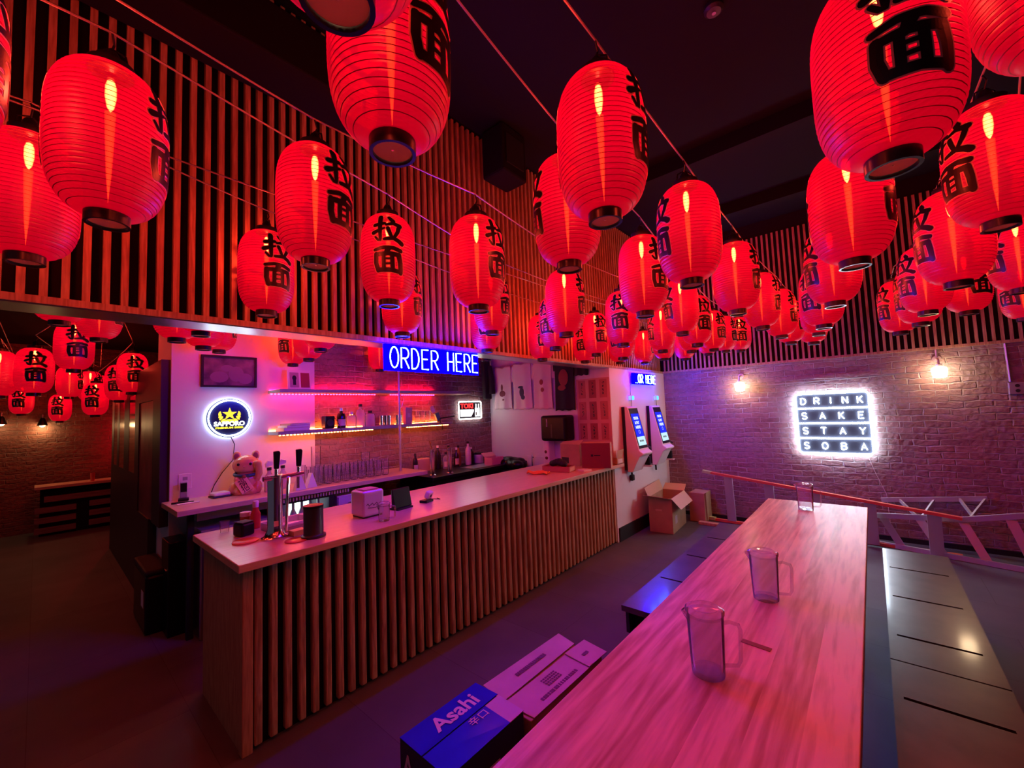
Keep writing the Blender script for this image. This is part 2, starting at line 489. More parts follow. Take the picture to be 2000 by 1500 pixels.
# single-line neon lettering: unit cell 0.6 wide, 1 high
def arc(cx, cy, rx, ry, a0, a1, n=8):
    return [(cx + rx * math.cos(math.radians(a0 + (a1 - a0) * i / n)), cy + ry * math.sin(math.radians(a0 + (a1 - a0) * i / n))) for i in range(n + 1)]
FONT = {
 'O': [arc(.3, .5, .29, .5, 90, 450, 20)],
 'R': [[(.02, 0), (.02, 1), (.3, 1)] + arc(.3, .74, .26, .26, 90, -90, 8)[1:] + [(.02, .48)], [(.26, .48), (.58, 0)]],
 'D': [[(.02, 0), (.02, 1), (.2, 1)] + arc(.2, .5, .36, .5, 90, -90, 12)[1:] + [(.02, 0)]],
 'E': [[(.54, 1), (.04, 1), (.04, 0), (.54, 0)], [(.04, .52), (.46, .52)]],
 'H': [[(.04, 0), (.04, 1)], [(.56, 0), (.56, 1)], [(.04, .5), (.56, .5)]],
 'I': [[(.3, 0), (.3, 1)]],
 'N': [[(.04, 0), (.04, 1), (.56, 0), (.56, 1)]],
 'K': [[(.06, 0), (.06, 1)], [(.54, 1), (.08, .45)], [(.2, .58), (.56, 0)]],
 'S': [arc(.3, .75, .25, .25, 20, 270, 10) + arc(.3, .25, .25, .25, 90, -160, 10)[1:]],
 'A': [[(.02, 0), (.3, 1), (.58, 0)], [(.12, .34), (.48, .34)]],
 'T': [[(.02, 1), (.58, 1)], [(.3, 1), (.3, 0)]],
 'Y': [[(.02, 1), (.3, .52), (.58, 1)], [(.3, .52), (.3, 0)]],
 'B': [[(.04, 0), (.04, 1), (.3, 1)] + arc(.3, .76, .22, .24, 90, -90, 6)[1:] + [(.04, .52)], [(.3, .52)] + arc(.3, .26, .26, .26, 90, -90, 6)[1:] + [(.04, 0)]],
 '.': [[(.28, .0), (.32, .0)]],
}
def neon(mb, s, T, h, wl, gap, r, n=6):
    x = 0
    for ch in s:
        if ch == ' ':
            x += gap * 2.2 + wl * .35; continue
        k = 0.35 if ch == '.' else 1.0
        for st in FONT[ch]:
            mb.tube([(x + px * wl / .6 * k, py * h, 0) for px, py in st], r, n, M=T)
        x += wl * k + gap
    return x - gap
# ------------------------------------------------------------------ room shell
XW, YB, YE, XB = -2.377, 6.286, 4.546, -4.37
struct('floor', MB().box(-10.3, 3.2, -3.2, 6.5, -0.1, 0), M['floor'])
struct('ceiling', MB().box(-5.1, 3.2, -3.2, 6.5, 4.0, 4.1), M['ceil'])
struct('ceiling_passage', MB().box(-10.3, -4.95, -3.2, 1.9, 2.95, 3.05), M['ceil'])
struct('wall_back', MB().box(-2.6, 3.2, YB, 6.5, 0, 4.0), M['brickX'])
struct('wall_right', MB().box(3.0, 3.2, -3.2, YB, 0, 4.0), M['black'])
struct('wall_kiosk', MB().box(-2.58, XW, YE, YB, 0, 2.08), M['kiosk_wall'])
struct('wall_left', MB().box(-2.56, -2.455, -2.6, YB, 2.12, 4.0), M['void'])
struct('wall_end', MB().box(-4.6, -2.58, YE, 4.7, 0, 4.0), M['white_wall'])
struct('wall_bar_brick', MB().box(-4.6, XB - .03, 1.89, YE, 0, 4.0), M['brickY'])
struct('wall_bar_plaster', MB().box(-4.95, XB, 0.72, 1.89, 0, 4.0), M['white_wall'])
struct('wall_passage', MB().box(-10.2, -4.95, 1.7, 1.85, 0, 2.95), M['black'])
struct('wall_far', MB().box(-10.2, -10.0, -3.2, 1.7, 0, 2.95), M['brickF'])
struct('wall_upper_passage', MB().box(-5.05, -4.95, -3.2, 0.72, 2.95, 4.0), M['black'])
struct('baseboard_kiosk', MB().box(XW, XW + .015, YE + .03, YB, 0, 0.16), M['black'])
struct('baseboard_back', MB().box(XW + .02, 3.0, YB - .02, YB, 0, 0.05), M['black'])

# metal-lined edge under the slatted wall, with the thin timber trim on its front
struct('trim_1', MB().box(-2.58, -2.392, -2.6, YE, 2.08, 2.098).box(-2.39, XW - .001, YE, YB - .04, 2.081, 2.098), M['steel'])
struct('trim_2', MB().box(-2.391, XW + .004, -2.6, YB - .036, 2.083, 2.112), M['slat'])
struct('trim_3', MB().box(XW + .005, 3.0, YB - .035, YB - .001, 2.083, 2.112), M['slat'])
mb = MB()
y = -2.55
while y < YB - .06:
    mb.box(-2.43, -2.396, y - .0118, y + .0118, 2.1125, 3.98)
    y += .058
struct('wall_left_slats', mb, M['slat'])
mb = MB()
x = -2.34
while x < 2.95:
    mb.box(x - .0118, x + .0118, YB - .032, YB - .012, 2.1125, 3.80)
    x += .058
struct('wall_back_slats', mb, M['slat'])
struct('wall_back_panel', MB().box(-2.44, 3.0, YB - .008, YB - .001, 2.1, 4.0), M['void'])

# black ducts and beams under the ceiling
tag(MB().box(-2.38, -2.08, -2.4, 1.28, 3.38, 3.66).build('air_duct', M['ceil'], bevel=.01),
    'long black air duct running along the slatted wall under the ceiling', 'duct')
ac = thing('air_conditioner', 'black ceiling air unit against the slatted wall above the lanterns', 'air conditioner', (-2.2, 2.5, 3.55))
box('housing', M['ceil'], (-.16, .08, -.06, .25, .02, .44), ac, bevel=.02)
box('grille', M['black'], (.08, .09, -.02, .2, .1, .35), ac)
for k, yy in enumerate((4.05, 5.45)):
    tag(MB().box(-1.9, 2.6, yy - .06, yy + .06, 3.86, 3.998).build('ceiling_beam', M['ceil']),
        ('nearer' if k == 0 else 'farther') + ' black beam crossing the dark ceiling', 'beam', 'black ceiling beams')
sd = thing('smoke_detector', 'small round smoke detector on the dark ceiling', 'smoke detector', (-.55, 2.63, 3.96))
MB().lathe([(.055, .038), (.055, .015), (.04, 0), (1e-5, -.004)], 20).build('housing', M['dkgrey'], sd, smooth=True)
MB().lathe([(.012, .0), (.012, -.008)], 10).build('sensor', M['grey'], sd)

# ------------------------------------------------------------------ bar counter
c = thing('bar_counter', 'long timber bar counter with vertical slats on its front', 'bar counter', (-2.75, .66, 0))
L0 = (-2.75, .66)
def lb(b): return (b[0] - L0[0], b[1] - L0[0], b[2] - L0[1], b[3] - L0[1], b[4], b[5])
MB().extrude([(-.44, -.02, .881), (.44, -.02, .881), (.44, 4.02, .881), (.378, 4.02, .881), (.378, 3.88, .881), (-.44, 3.88, .881)], (0, 0, .039)).build('countertop', M['ctop'], c, bevel=.004)
box('end_panel', M['ply'], lb((-3.12, -2.424, .682, .702, 0, .88)), c)
MB().box(*lb((-2.424, -2.374, .674, .722, 0.0, .88))).build('corner_post', M['ply'], c, bevel=.004)
mb = MB(); y = .748
while y < 4.53:
    mb.box(*lb((-2.413, -2.377, y - .018, y + .018, .02, .879)))
    y += .0697
mb.build('slat_front', M['counter_slat'], c, bevel=.007)
box('backing_board', M['void'], lb((-2.45, -2.4135, .722, 4.535, .0, .88)), c)
box('rear_panel', M['void'], lb((-3.12, -3.10, .702, 4.535, 0, .88)), c)

# ------------------------------------------------------------------ table and benches
t = thing('communal_table', 'long pine table with water pitchers on it', 'table', (-.41, 1.9, 0))
MB().extrude([(-.327, -2.3, .725), (.331, -2.3, .725), (.329, 2.266, .725), (-.324, 2.26, .725)], (0, 0, .04)).build('tabletop', M['table'], t, bevel=.003)
for yy in (-1.6, 0.2, 1.9):
    mb = MB()
    mb.box(-.2, -.15, yy - .025, yy + .025, 0, .724).box(.15, .2, yy - .025, yy + .025, 0, .724).box(-.2, .2, yy - .025, yy + .025, 0, .04)
    mb.build('leg_frame', M['black'], t)
def bench(label, x0, x1, y0, y1, slots, g):
    b = thing('bench', label, 'bench', ((x0 + x1) / 2, (y0 + y1) / 2, 0), 0, g)
    hw = (x1 - x0) / 2; cyy = (y0 + y1) / 2
    mb = MB(); prev = y0 - cyy
    for s in slots:
        s -= cyy
        mb.box(-hw, hw, prev, s - .009, .428, .46)
        mb.box(-hw, -hw + .03, s - .009, s + .009, .428, .46).box(hw - .04, hw, s - .009, s + .009, .428, .46)
        prev = s + .009
    mb.box(-hw, hw, prev, y1 - cyy, .428, .46)
    mb.build('seat', M['bench'], b)
    mb = MB().box(-hw + .01, -hw + .03, y0 - cyy + .03, y1 - cyy - .03, .30, .4279).box(hw - .03, hw - .01, y0 - cyy + .03, y1 - cyy - .03, .30, .4279)
    mb.build('apron', M['black'], b)
    for yy in (y0 - cyy + .1, y1 - cyy - .14):
        for xx in (-hw + .03, hw - .07):
            box('leg', M['black'], (xx, xx + .04, yy, yy + .04, 0, .4279), b)
    box('slot_liner', M['void'], (-hw + .031, hw - .031, y0 - cyy + .05, y1 - cyy - .05, .40, .4275), b)
    return b
bench('dark slotted bench right of the table, far one of the pair', -.02, .325, 2.475, 4.22, (2.73, 3.25, 3.78), 'dark slotted benches')
bench('dark slotted bench right of the table, near one cut by the photo bottom', -.02, .325, .3, 2.465, (.9, 1.5, 2.18), 'dark slotted benches')
bench('dark slotted bench left of the table with a blue reflection on its end', -1.175, -.83, 2.24, 4.3, (2.75, 3.27, 3.79), 'dark slotted benches')

# ------------------------------------------------------------------ water pitchers
def pitcher_parts(p, R=.052, H=.195):
    prof = [(1e-5, .0), (R * .9, 0), (R * .92, .006), (R * .99, .10), (R * 1.04, H - .02), (R * 1.04, H - .012)]
    MB().lathe(prof + [(R * 1.04 - .003, H - .012), (R * .99 - .003, .10), (R * .9 - .003, .016), (1e-5, .014)], 28, caps=False).build('body', M['glass'], p, smooth=True)
    MB().extrude([(-R * .97, -.016, H - .04), (-R * .97, .016, H - .04), (-R * 1.05, .018, H - .012), (-R * 1.32, 0, H - .012), (-R * 1.05, -.018, H - .012)], (0, 0, .006)).build('spout', M['glass'], p)
    MB().lathe([(R * 1.0, H - .020), (R * 1.1, H - .010), (R * 1.1, H - .002), (R * .8, H + .006), (R * .78, H + .002), (R * .3, H + .003), (1e-5, H + .005)], 28, caps=False).build('lid', M['glass'], p, smooth=True)
    MB().tube([(R * .98, 0, H * .78), (R * 1.35, 0, H * .80), (R * 1.85, 0, H * .76), (R * 1.95, 0, H * .68), (R * 1.85, 0, H * .22), (R * 1.7, 0, H * .14), (R * .95, 0, H * .13)], .006, 8).build('handle', M['glass'], p, smooth=True)
    MB().lathe([(R * .9, .002), (R * .9, .012), (1e-5, .012)], 28, caps=False).build('thick_base', M['glass'], p, smooth=True)
p0 = thing('water_pitcher', 'clear lidded water pitcher nearest the camera on the table', 'pitcher', (-.443, 1.388, .7655), .55, 'water pitchers on the table')
pitcher_parts(p0)
dup(p0, (-.398, 2.05, .7655), .35, 'clear lidded water pitcher in the middle of the table')
dup(p0, (-.437, 3.86, .7655), .25, 'clear lidded water pitcher at the far end of the table')

tag(MB().box(-.045, .045, -.012, .012, .7655, .767, Matrix.Translation((-.36, 1.64, 0)) @ Matrix.Rotation(-.1, 4, 'Z')).build('dark_red_strip', pbsdf('strip_dark_red', (.20, .012, .02), .5)), 'dark red strip lying on the table by the nearest pitcher handle', 'paper')  # thin dark red strip laid flat on the tabletop
# ------------------------------------------------------------------ boxes on the floor beside the table
M['beerlid'] = pbsdf('lid_blue_reflection', (0.012, 0.015, 0.62), 0.22, coat=0.6, coat_rough=.15)  # blue reflection of the sign put into the lid's base colour
M['beerside'] = pbsdf('black_printed_board', (0.012, 0.012, 0.018), 0.35)
M['silverprint'] = pbsdf('silver_print', (0.62, 0.5, 0.72), 0.4)
b = thing('beer_case', 'black beer case on the floor beside the table, blue reflection painted on its lid', 'box', (-1.45, 1.26, 0), .0)
box('carton', M['beerside'], (-.157, .157, -.222, .222, 0, .238), b, bevel=.004)
MB().extrude([(-.157, -.222, .2395), (-.005, -.222, .2395), (-.005, .222, .2455), (-.157, .222, .2395)], (0, 0, .003)).build('flap', M['beerlid'], b)
MB().extrude([(.157, -.222, .2395), (.157, .13, .2395), (.002, .13, .2445), (.002, -.222, .2395)][::-1], (0, 0, .003)).build('flap', M['beerlid'], b)
M['violet_lit'] = pbsdf('violet_lit_board', (0.50, 0.36, 0.52), 0.55)  # pale flap with the purple light on it mixed into its colour
MB().extrude([(.157, .13, .2395), (.157, .222, .2395), (.002, .222, .2445), (.002, .13, .2445)][::-1], (0, 0, .003)).build('flap', M['violet_lit'], b)
mb = MB()
text(mb, 'Asahi', .1, Matrix.Translation((-.075, .02, .2475)) @ Matrix.Rotation(PI / 2, 4, 'Z'), width=.25, height=.085, depth=.0005, bold=.0022)
mb.build('brand_lettering', M['silverprint'], b)
mb = MB()
text(mb, '辛口', .05, Matrix.Translation((.035, .06, .2475)) @ Matrix.Rotation(PI / 2, 4, 'Z'), width=.10, depth=.0005)
mb.build('small_lettering', M['silverprint'], b)
mb = MB()
text(mb, 'Asahi', .1, on_my(-.02, -.2235, .15), width=.22, height=.09, depth=.0005, bold=.002)
mb.build('side_lettering', M['silverprint'], b)
box('side_label', M['silverprint'], (.1575, .158, -.03, .06, .08, .14), b)
b = thing('cardboard_box', 'flattened-top brown carton behind the black beer case', 'box', (-1.43, 1.84, 0), -.02)
M['violet_lit_kraft'] = pbsdf('violet_lit_cardboard', (0.50, 0.34, 0.40), 0.7, noise=(6, .1))  # brown board with the sign's purple light mixed into its colour
box('carton', M['kraft'], (-.165, .165, -.33, .3, 0, .19), b, bevel=.004)
MB().extrude([(-.18, -.3, .192), (-.01, -.33, .198), (-.02, .3, .196), (-.165, .34, .192)], (0, 0, .004)).build('flap', M['violet_lit_kraft'], b)
MB().extrude([(.0, -.33, .198), (.168, -.31, .192), (.168, .20, .192), (.002, .22, .196)], (0, 0, .004)).build('flap', M['violet_lit_kraft'], b)
MB().extrude([(.0, .17, .204), (.17, .16, .2), (.175, .34, .2), (.01, .36, .204)], (0, 0, .004)).build('flap', M['violet_lit_kraft'], b)
M['stamp'] = pbsdf('purple_stamp', (0.14, 0.05, 0.14), 0.7)
mb = MB()
for i in range(16):
    mb.box(-.105, -.08, -.14 + i * .0155, -.13 + i * .0155 + random.random() * .005, .2015, .2023)
for j in range(4):
    for i in range(7):
        mb.box(.035 + j * .016, .045 + j * .016, -.1 + i * .017, -.088 + i * .017, .2018, .2024)
for i in range(17):
    mb.box(.115, .135, -.2 + i * .018, -.19 + i * .018 + random.random() * .006, .198, .199)
mb.box(.08, .10, .22, .27, .2078, .2084)
mb.build('printed_marks', M['stamp'], b)

# ------------------------------------------------------------------ cartons in the corner
def open_box(name, label, loc, rz, w, d, h, mat, group=None):
    b = thing(name, label, 'box', loc, rz, group)
    t_ = .006
    mb = MB().box(-w / 2, w / 2, -d / 2, -d / 2 + t_, 0, h).box(-w / 2, w / 2, d / 2 - t_, d / 2, 0, h)
    mb.box(-w / 2, -w / 2 + t_, -d / 2 + t_, d / 2 - t_, 0, h).box(w / 2 - t_, w / 2, -d / 2 + t_, d / 2 - t_, 0, h).box(-w / 2, w / 2, -d / 2, d / 2, 0, t_)
    mb.build('carton', mat, b)
    return b
b = open_box('cardboard_box', 'open brown cardboard box with raised flaps below the order kiosks', (-2.135, 5.5, 0), .08, .29, .62, .43, M['kraft'])
MB().extrude([(.145, -.31, .43), (.145, .31, .43), (.25, .29, .31), (.25, -.29, .31)], (-.004, 0, .004)).build('flap', M['kraft_in'], b)
MB().extrude([(-.145, -.31, .43), (.145, -.31, .43), (.14, -.42, .455), (-.17, -.42, .47)], (0, .003, .004)).build('flap', M['kraft'], b)
MB().extrude([(-.145, .31, .43), (.145, .31, .43), (.15, .40, .5), (-.13, .40, .5)], (0, .003, .004)).build('flap', M['kraft_in'], b)
MB().extrude([(-.145, -.31, .43), (-.145, .31, .43), (-.19, .31, .56), (-.19, -.31, .54)], (.004, 0, 0)).build('flap', M['kraft_in'], b)
MB().box(-.06, .02, -.3105, -.31, .27, .29).build('hand_hole', M['kraft_in'], b)
MB().box(.1453, .146, -.2, -.1, .10, .2).build('label_patch', M['violet_lit_kraft'], b)
b = open_box('cardboard_box', 'plain kraft carton against the brick wall behind the open box', (-1.90, 6.09, 0), 0, .2, .30, .38, M['kraft'])
MB().box(-.1, .1, -.15, .15, .38, .384).build('flap', M['kraft'], b)
tag(MB().box(-1.86, -1.62, 5.82, 5.9, 0, .035).build('timber_offcut', M['ply'], bevel=.004), 'short timber offcut lying on the floor in front of the brick wall', 'wood')

# ------------------------------------------------------------------ ladders lying against the brick wall
def bar(mb, a, b, w_, h_):
    a = Vector(a); b = Vector(b); d = (b - a).normalized()
    up = Vector((0, 0, 1)); s_ = d.cross(up).normalized(); u_ = s_.cross(d)
    pts = [a + s_ * i * w_ / 2 + u_ * j * h_ / 2 for i, j in ((-1, -1), (1, -1), (1, 1), (-1, 1))]
    return mb.extrude(pts, b - a)
lf = thing('step_ladder', 'orange fibreglass stepladder lying on its side against the brick wall', 'ladder', (-.6, 6.0, 0))
o = Vector((-.6, 6.0, 0))
def q(x, y, z): return (x - o.x, y - o.y, z - o.z)
bar(MB(), q(-1.74, 6.05, .66), q(.56, 5.72, .43), .05, .028).build('side_rail', M['orange'], lf)
bar(MB(), q(-1.74, 6.12, .02), q(.56, 5.95, .02), .05, .03).build('side_rail', M['orange'], lf)
M['greenfoot'] = pbsdf('green_rubber', (0.42, 0.55, 0.22), 0.6)
bar(MB(), q(-1.83, 6.06, .672), q(-1.72, 6.045, .657), .055, .035).build('rubber_foot', M['greenfoot'], lf)
bar(MB(), q(-1.83, 6.12, .03), q(-1.72, 6.11, .03), .055, .04).build('rubber_foot', M['greenfoot'], lf)
for i in range(5):
    k = .1 + i * .205
    xx = -1.74 + 2.3 * k; zt = .66 - .23 * k - .015; yt = 6.05 - .33 * k
    mb = MB().extrude([q(xx - .05, yt, zt), q(xx + .05, yt, zt), q(xx + .05, yt + .03, zt), q(xx - .05, yt + .03, zt)], (0, .06, -zt + .035))
    mb.build('step', M['alum'], lf)
al = thing('step_ladder', 'aluminium stepladder lying on its side at the right foot of the brick wall', 'ladder', (.6, 5.9, 0))
o = Vector((.6, 5.9, 0))
bar(MB(), q(-.5, 6.0, .29), q(.60, 5.92, .385), .03, .05).build('side_rail', M['alum'], al)
bar(MB(), q(.60, 5.92, .385), q(1.5, 5.80, .62), .03, .05).build('side_rail', M['alum'], al)
bar(MB(), q(-.5, 6.12, .025), q(1.5, 5.62, .025), .03, .045).build('side_rail', M['alum'], al)
bar(MB(), q(.0, 6.2, .455), q(.79, 6.18, .555), .03, .045).build('rear_rail', M['alum'], al)
for xt, xb in ((.0, .12), (.28, .42), (.58, .70), (.88, .98), (1.2, 1.28)):
    zt = .29 + .0864 * (xt + .5) if xt < .6 else .385 + .261 * (xt - .6)
    yt = 6.0 - .0727 * (xt + .5) if xt < .6 else 5.92 - .133 * (xt - .6)
    yb = 6.12 - .25 * (xb + .5)
    MB().extrude([q(xt - .035, yt, zt - .02), q(xt + .035, yt, zt - .02), q(xb + .035, yb, .04), q(xb - .035, yb, .04)], (0, .02, .0)).build('step', M['alum'], al)
for a_, b_ in (((.15, 6.19, .47), (.27, 5.95, .35)), ((.42, 6.19, .50), (.30, 5.95, .36)), ((.60, 6.18, .53), (.66, 5.95, .40)), ((.78, 6.18, .55), (.64, 5.95, .40))):
    bar(MB(), q(*a_), q(*b_), .015, .03).build('brace', M['alum'], al)
# ------------------------------------------------------------------ back bar: shelf and units below
ZS = .975
s = thing('back_bar_shelf', 'pale timber shelf counter along the white wall behind the bar', 'shelf', (-4.08, 1.8, 0))
box('board', M['ctop'], (-.289, .28, -1.13, 1.08, .935, .975), s, bevel=.003)
box('support_post', M['black'], (.1, .14, -1.04, -1.0, 0, .934), s)
mb = MB()
for i in range(24):
    mb.box(.235, .255, -.44 + i * .026, -.428 + i * .026, .895, .925)
mb.build('fluted_edge', M['ctop'], s)
box('under_rail', M['steel'], (.19, .215, -1.0, -.5, .868, .925), s)
M['cool'] = emit('fridge_light', (0.72, 0.9, 0.88), 3.0)
f = thing('bottle_fridge', 'lit glass-door bottle fridge under the back shelf', 'fridge', (-4.08, 1.58, 0))
MB().box(-.25, .2, -.26, -.24, 0, .89).box(-.25, .2, .24, .26, 0, .89).box(-.25, .2, -.24, .24, 0, .1).box(-.25, .2, -.24, .24, .875, .89).box(-.25, -.23, -.24, .24, .1, .875).build('cabinet', M['black'], f)
box('lamp', M['cool'], (-.228, -.2, -.22, .22, .62, .874), f)
box('glass_shelf', M['steel'], (-.19, .15, -.235, .235, .59, .60), f)
dr = MB().box(.205, .23, -.26, -.21, .1, .89).box(.205, .23, .21, .26, .1, .89).box(.205, .23, -.21, .21, .1, .14).box(.205, .23, -.21, .21, .875, .89).build('door', M['black'], f)
box('pane', M['glassware'], (.214, .22, -.21, .21, .14, .875), dr)
cans = pbsdf('pale_can', (0.7, 0.78, 0.75), .3, metal=.3)
for zz in (.1, .60):
    for i in range(6):
        o = MB().lathe([(.027, 0), (.03, .01), (.03, .15), (.012, .19), (.012, .25), (1e-5, .25)], 12).build('bottle', cans, None, smooth=True)
        o.location = (-4.02, 1.58 - .19 + i * .075, zz + .001)
        tag(o, 'bottle inside the lit fridge on its ' + ('lower' if zz < .3 else 'upper') + ' shelf', 'bottle', 'bottles in the fridge, ' + ('lower' if zz < .3 else 'upper') + ' row')
ib = thing('ice_bin', 'steel ice bin under the left part of the back shelf', 'ice bin', (-4.05, 1.06, 0))
box('tub', M['steel'], (-.22, .2, -.24, .24, 0, .78), ib, bevel=.01)
box('lid', M['alum'], (-.22, .22, -.24, .24, .782, .80), ib)
cb = thing('base_cabinet', 'pinkish white base cabinet under the shelf right of the fridge', 'cabinet', (-4.08, 2.03, 0))
box('carcass', M['white'], (-.26, .2, -.15, .15, 0, .86), cb)
for yy in (-.145,):
    d = box('door', M['white'], (.202, .22, yy, yy + .29, .02, .85), cb)
    box('handle', M['steel'], (.222, .232, yy + .09, yy + .20, .78, .79), d)
cb = thing('base_cabinet', 'low black cabinet at the foot of the white wall left of the ice bin', 'cabinet', (-4.2, .735, 0))
box('carcass', M['blackgloss'], (-.16, .1, -.06, .06, 0, .70), cb, bevel=.006)
box('handle', M['steel'], (-.02, .05, -.066, -.061, .48, .487), cb)
tb = thing('trash_bin', 'low black bin with a white sticker at the foot of the wall end', 'bin', (-4.55, .64, 0))
MB().box(-.3, .27, -.07, .07, .001, .44).build('bucket', M['blackgloss'], tb, bevel=.02)
MB().box(-.305, .275, -.075, .075, .441, .48).build('lid', M['black'], tb, bevel=.015)
MB().box(.10, .20, -.072, -.0705, .19, .31).build('sticker', M['paper'], tb)
bs = thing('bar_sink_unit', 'dark bar sink unit along the brick wall right of the timber shelf', 'sink unit', (-4.04, 3.72, 0))
box('cabinet', M['blackgloss'], (-.325, .3, -.82, .8, 0, .86), bs)
box('worktop', M['blackgloss'], (-.325, .33, -.835, .81, .861, .9), bs, bevel=.004)
box('basin_rim', M['steel'], (.0, .26, -.15, .3, .9005, .906), bs)
es = thing('corner_sink', 'dark corner sink with a pale splashback below the hung shirts', 'sink', (-3.45, 4.3, 0))
box('cabinet', M['blackgloss'], (-.25, .24, -.3, .2, 0, .80), es)
box('basin', M['dkgrey'], (-.25, .24, -.32, .2, .801, .83), es)
box('splashback', M['white'], (-.25, .24, .22, .24, .83, .965), es)
MB().tube([(-.1, .15, .83), (-.1, .15, 1.0), (-.06, .1, 1.03), (.02, .02, .98)], .009, 8).build('faucet', M['chrome'], es, smooth=True)
mb = MB()
for i in range(26):
    a = random.random() * 6.28; r_ = .28 * random.random()
    mb.ball((-.1 + r_ * math.cos(a), -.02 + .4 * r_ * math.sin(a), .87 + .06 * random.random() * (1 - r_)), .10, .08, .06, 12, 8)
o = mb.build('rubbish_bag', M['blackgloss'], None, smooth=True); o.location = (-3.6, 4.24, .01)
rm = o.modifiers.new('remesh', 'REMESH'); rm.mode = 'VOXEL'; rm.voxel_size = .018
tag(o, 'shiny black plastic bag piled on the corner sink', 'bag')

# ------------------------------------------------------------------ wall shelves with light strips
RED = emit('red_led', (1.0, 0.004, 0.05), 150.0)
AMB = emit('amber_led', (1.0, 0.16, 0.02), 150.0)
def led_shelf(label, z, y0, y1, depth, mat, segs, g, low=False):
    sh = thing('wall_shelf', label, 'shelf', (XB, (y0 + y1) / 2, z), 0, g)
    yc = (y0 + y1) / 2
    box('board', M['grey'], (-.029, depth, y0 - yc, y1 - yc, 0, .032), sh, bevel=.002)
    mb = MB()
    for a, b_ in segs:
        yy = a
        while yy < b_:
            if low: mb.box(.035, .045, yy - yc, yy - yc + .014, -.007, -.001)
            else: mb.box(depth - .014, depth - .004, yy - yc, yy - yc + .014, -.007, -.001)
            mb.box(.0, .006, yy - yc, yy - yc + .03, .034, .038)
            yy += .032
    mb.build('led_strip', mat, sh)
    return sh
led_shelf('upper wall shelf edged with red lights', 1.855, 1.45, 3.83, .30, RED, ((1.46, 2.55), (2.76, 3.42)), 'lit wall shelves', True)
led_shelf('lower wall shelf edged with amber lights, bottles on it', 1.462, 1.45, 3.52, .26, AMB, ((1.46, 2.42), (2.84, 3.46)), 'lit wall shelves')
po = thing('shelf_post', 'grey metal post rising in front of the two lit shelves', 'post', (-4.055, 2.70, .976))
MB().lathe([(.014, 0), (.014, 1.9)], 12).build('tube', M['conduit'], po, smooth=True)
MB().tube([(0, 0, .87), (0, .04, .84), (0, .06, .80), (0, .03, .72), (0, 0, .70)], .005, 6).build('bracket', M['conduit'], po)

# bottles, jars and glasses
def bottle_mesh(kind):
    P = {'wine': [(.036, 0), (.038, .006), (.038, .17), (.03, .21), (.014, .235), (.014, .29)],
         'liquor': [(.042, 0), (.044, .006), (.044, .12), (.036, .15), (.015, .165), (.015, .20)],
         'square': [(.05, 0), (.052, .006), (.052, .11), (.045, .13), (.02, .14), (.02, .16)],
         'jar': [(.05, 0), (.052, .006), (.052, .09), (.045, .105), (.045, .115)],
         'slim': [(.028, 0), (.03, .006), (.03, .13), (.012, .17), (.012, .22)]}[kind]
    return P
BM = {'dark': pbsdf('dark_bottle_glass', (0.02, 0.012, 0.012), .08), 'clear': glass('clear_bottle', fac=.25), 'pink': pbsdf('rose_bottle', (0.62, 0.32, 0.36), .15),
      'green': pbsdf('green_bottle', (0.03, 0.10, 0.06), .1), 'white': pbsdf('frosted_bottle', (0.72, 0.66, 0.70), .3), 'amber': pbsdf('amber_bottle', (0.30, 0.10, 0.03), .1)}
def bottle(kind, mat, loc, label, cap='black', lab=None, sc_=1.0, g=None):
    b = thing('bottle', label, 'bottle', loc, 0, g)
    P = [(r * sc_, z * sc_) for r, z in bottle_mesh(kind)]
    MB().lathe(P + [(1e-5, P[-1][1])], 16).build('glass', BM[mat], b, smooth=True)
    r, z = P[-1]
    MB().lathe([(r * 1.12, z - .022), (r * 1.12, z + .006), (1e-5, z + .006)], 12).build('cap', M[cap], b, smooth=True)
    if lab:
        r = P[1][0] + .0008
        mb = MB(); n = 8; z0, z1 = P[2][1] * .2, P[2][1] * .75
        v = []
        for i in range(n + 1):
            a = -1.2 + 2.0 * i / n
            v += [(r * math.cos(a), r * math.sin(a), z0), (r * math.cos(a), r * math.sin(a), z1)]
        mb.add(v, [(2 * i, 2 * i + 2, 2 * i + 3, 2 * i + 1) for i in range(n)])
        mb.build('label', lab, b)
    return b
LAB = pbsdf('cream_label', (0.72, 0.62, 0.55), .6)
Z2 = 1.4945
bottle('liquor', 'dark', (-4.2, 2.09, Z2), 'dark bottle with a silver cap on the amber-lit shelf', 'steel', LAB)
bottle('square', 'clear', (-4.2, 2.2, Z2), 'squat clear jar with a pale lid right of the dark bottle', 'white')
bottle('liquor', 'clear', (-4.21, 2.31, Z2), 'taller clear bottle with a black stopper on the amber-lit shelf', 'black', None, 1.2)
bottle('square', 'clear', (-4.2, 2.42, Z2), 'squat clear bottle with a black cap on the amber-lit shelf', 'black', None, 1.05)
sp = thing('speaker', 'small black speaker on the left of the amber-lit shelf', 'speaker', (-4.2, 1.95, Z2))
box('housing', M['blackgloss'], (-.05, .05, -.05, .05, .002, .13), sp, bevel=.012)
MB().lathe([(.035, 0), (.03, .004), (.01, .001), (1e-5, .001)], 16, M=Matrix.Translation((.0505, 0, .06)) @ Matrix.Rotation(PI / 2, 4, 'Y')).build('cone', M['dkgrey'], sp, smooth=True)
MB().tube([(.0, .03, .12), (.06, .05, .1), (.14, .06, .02), (.16, .07, -.08)], .003, 6).build('cable', M['cable'], sp)
bk = [('pink', .03, (0.62, 0.30, 0.26)), ('white', .02, (0.75, 0.68, 0.66)), ('red', .018, (0.45, 0.16, 0.12))]
zz = Z2
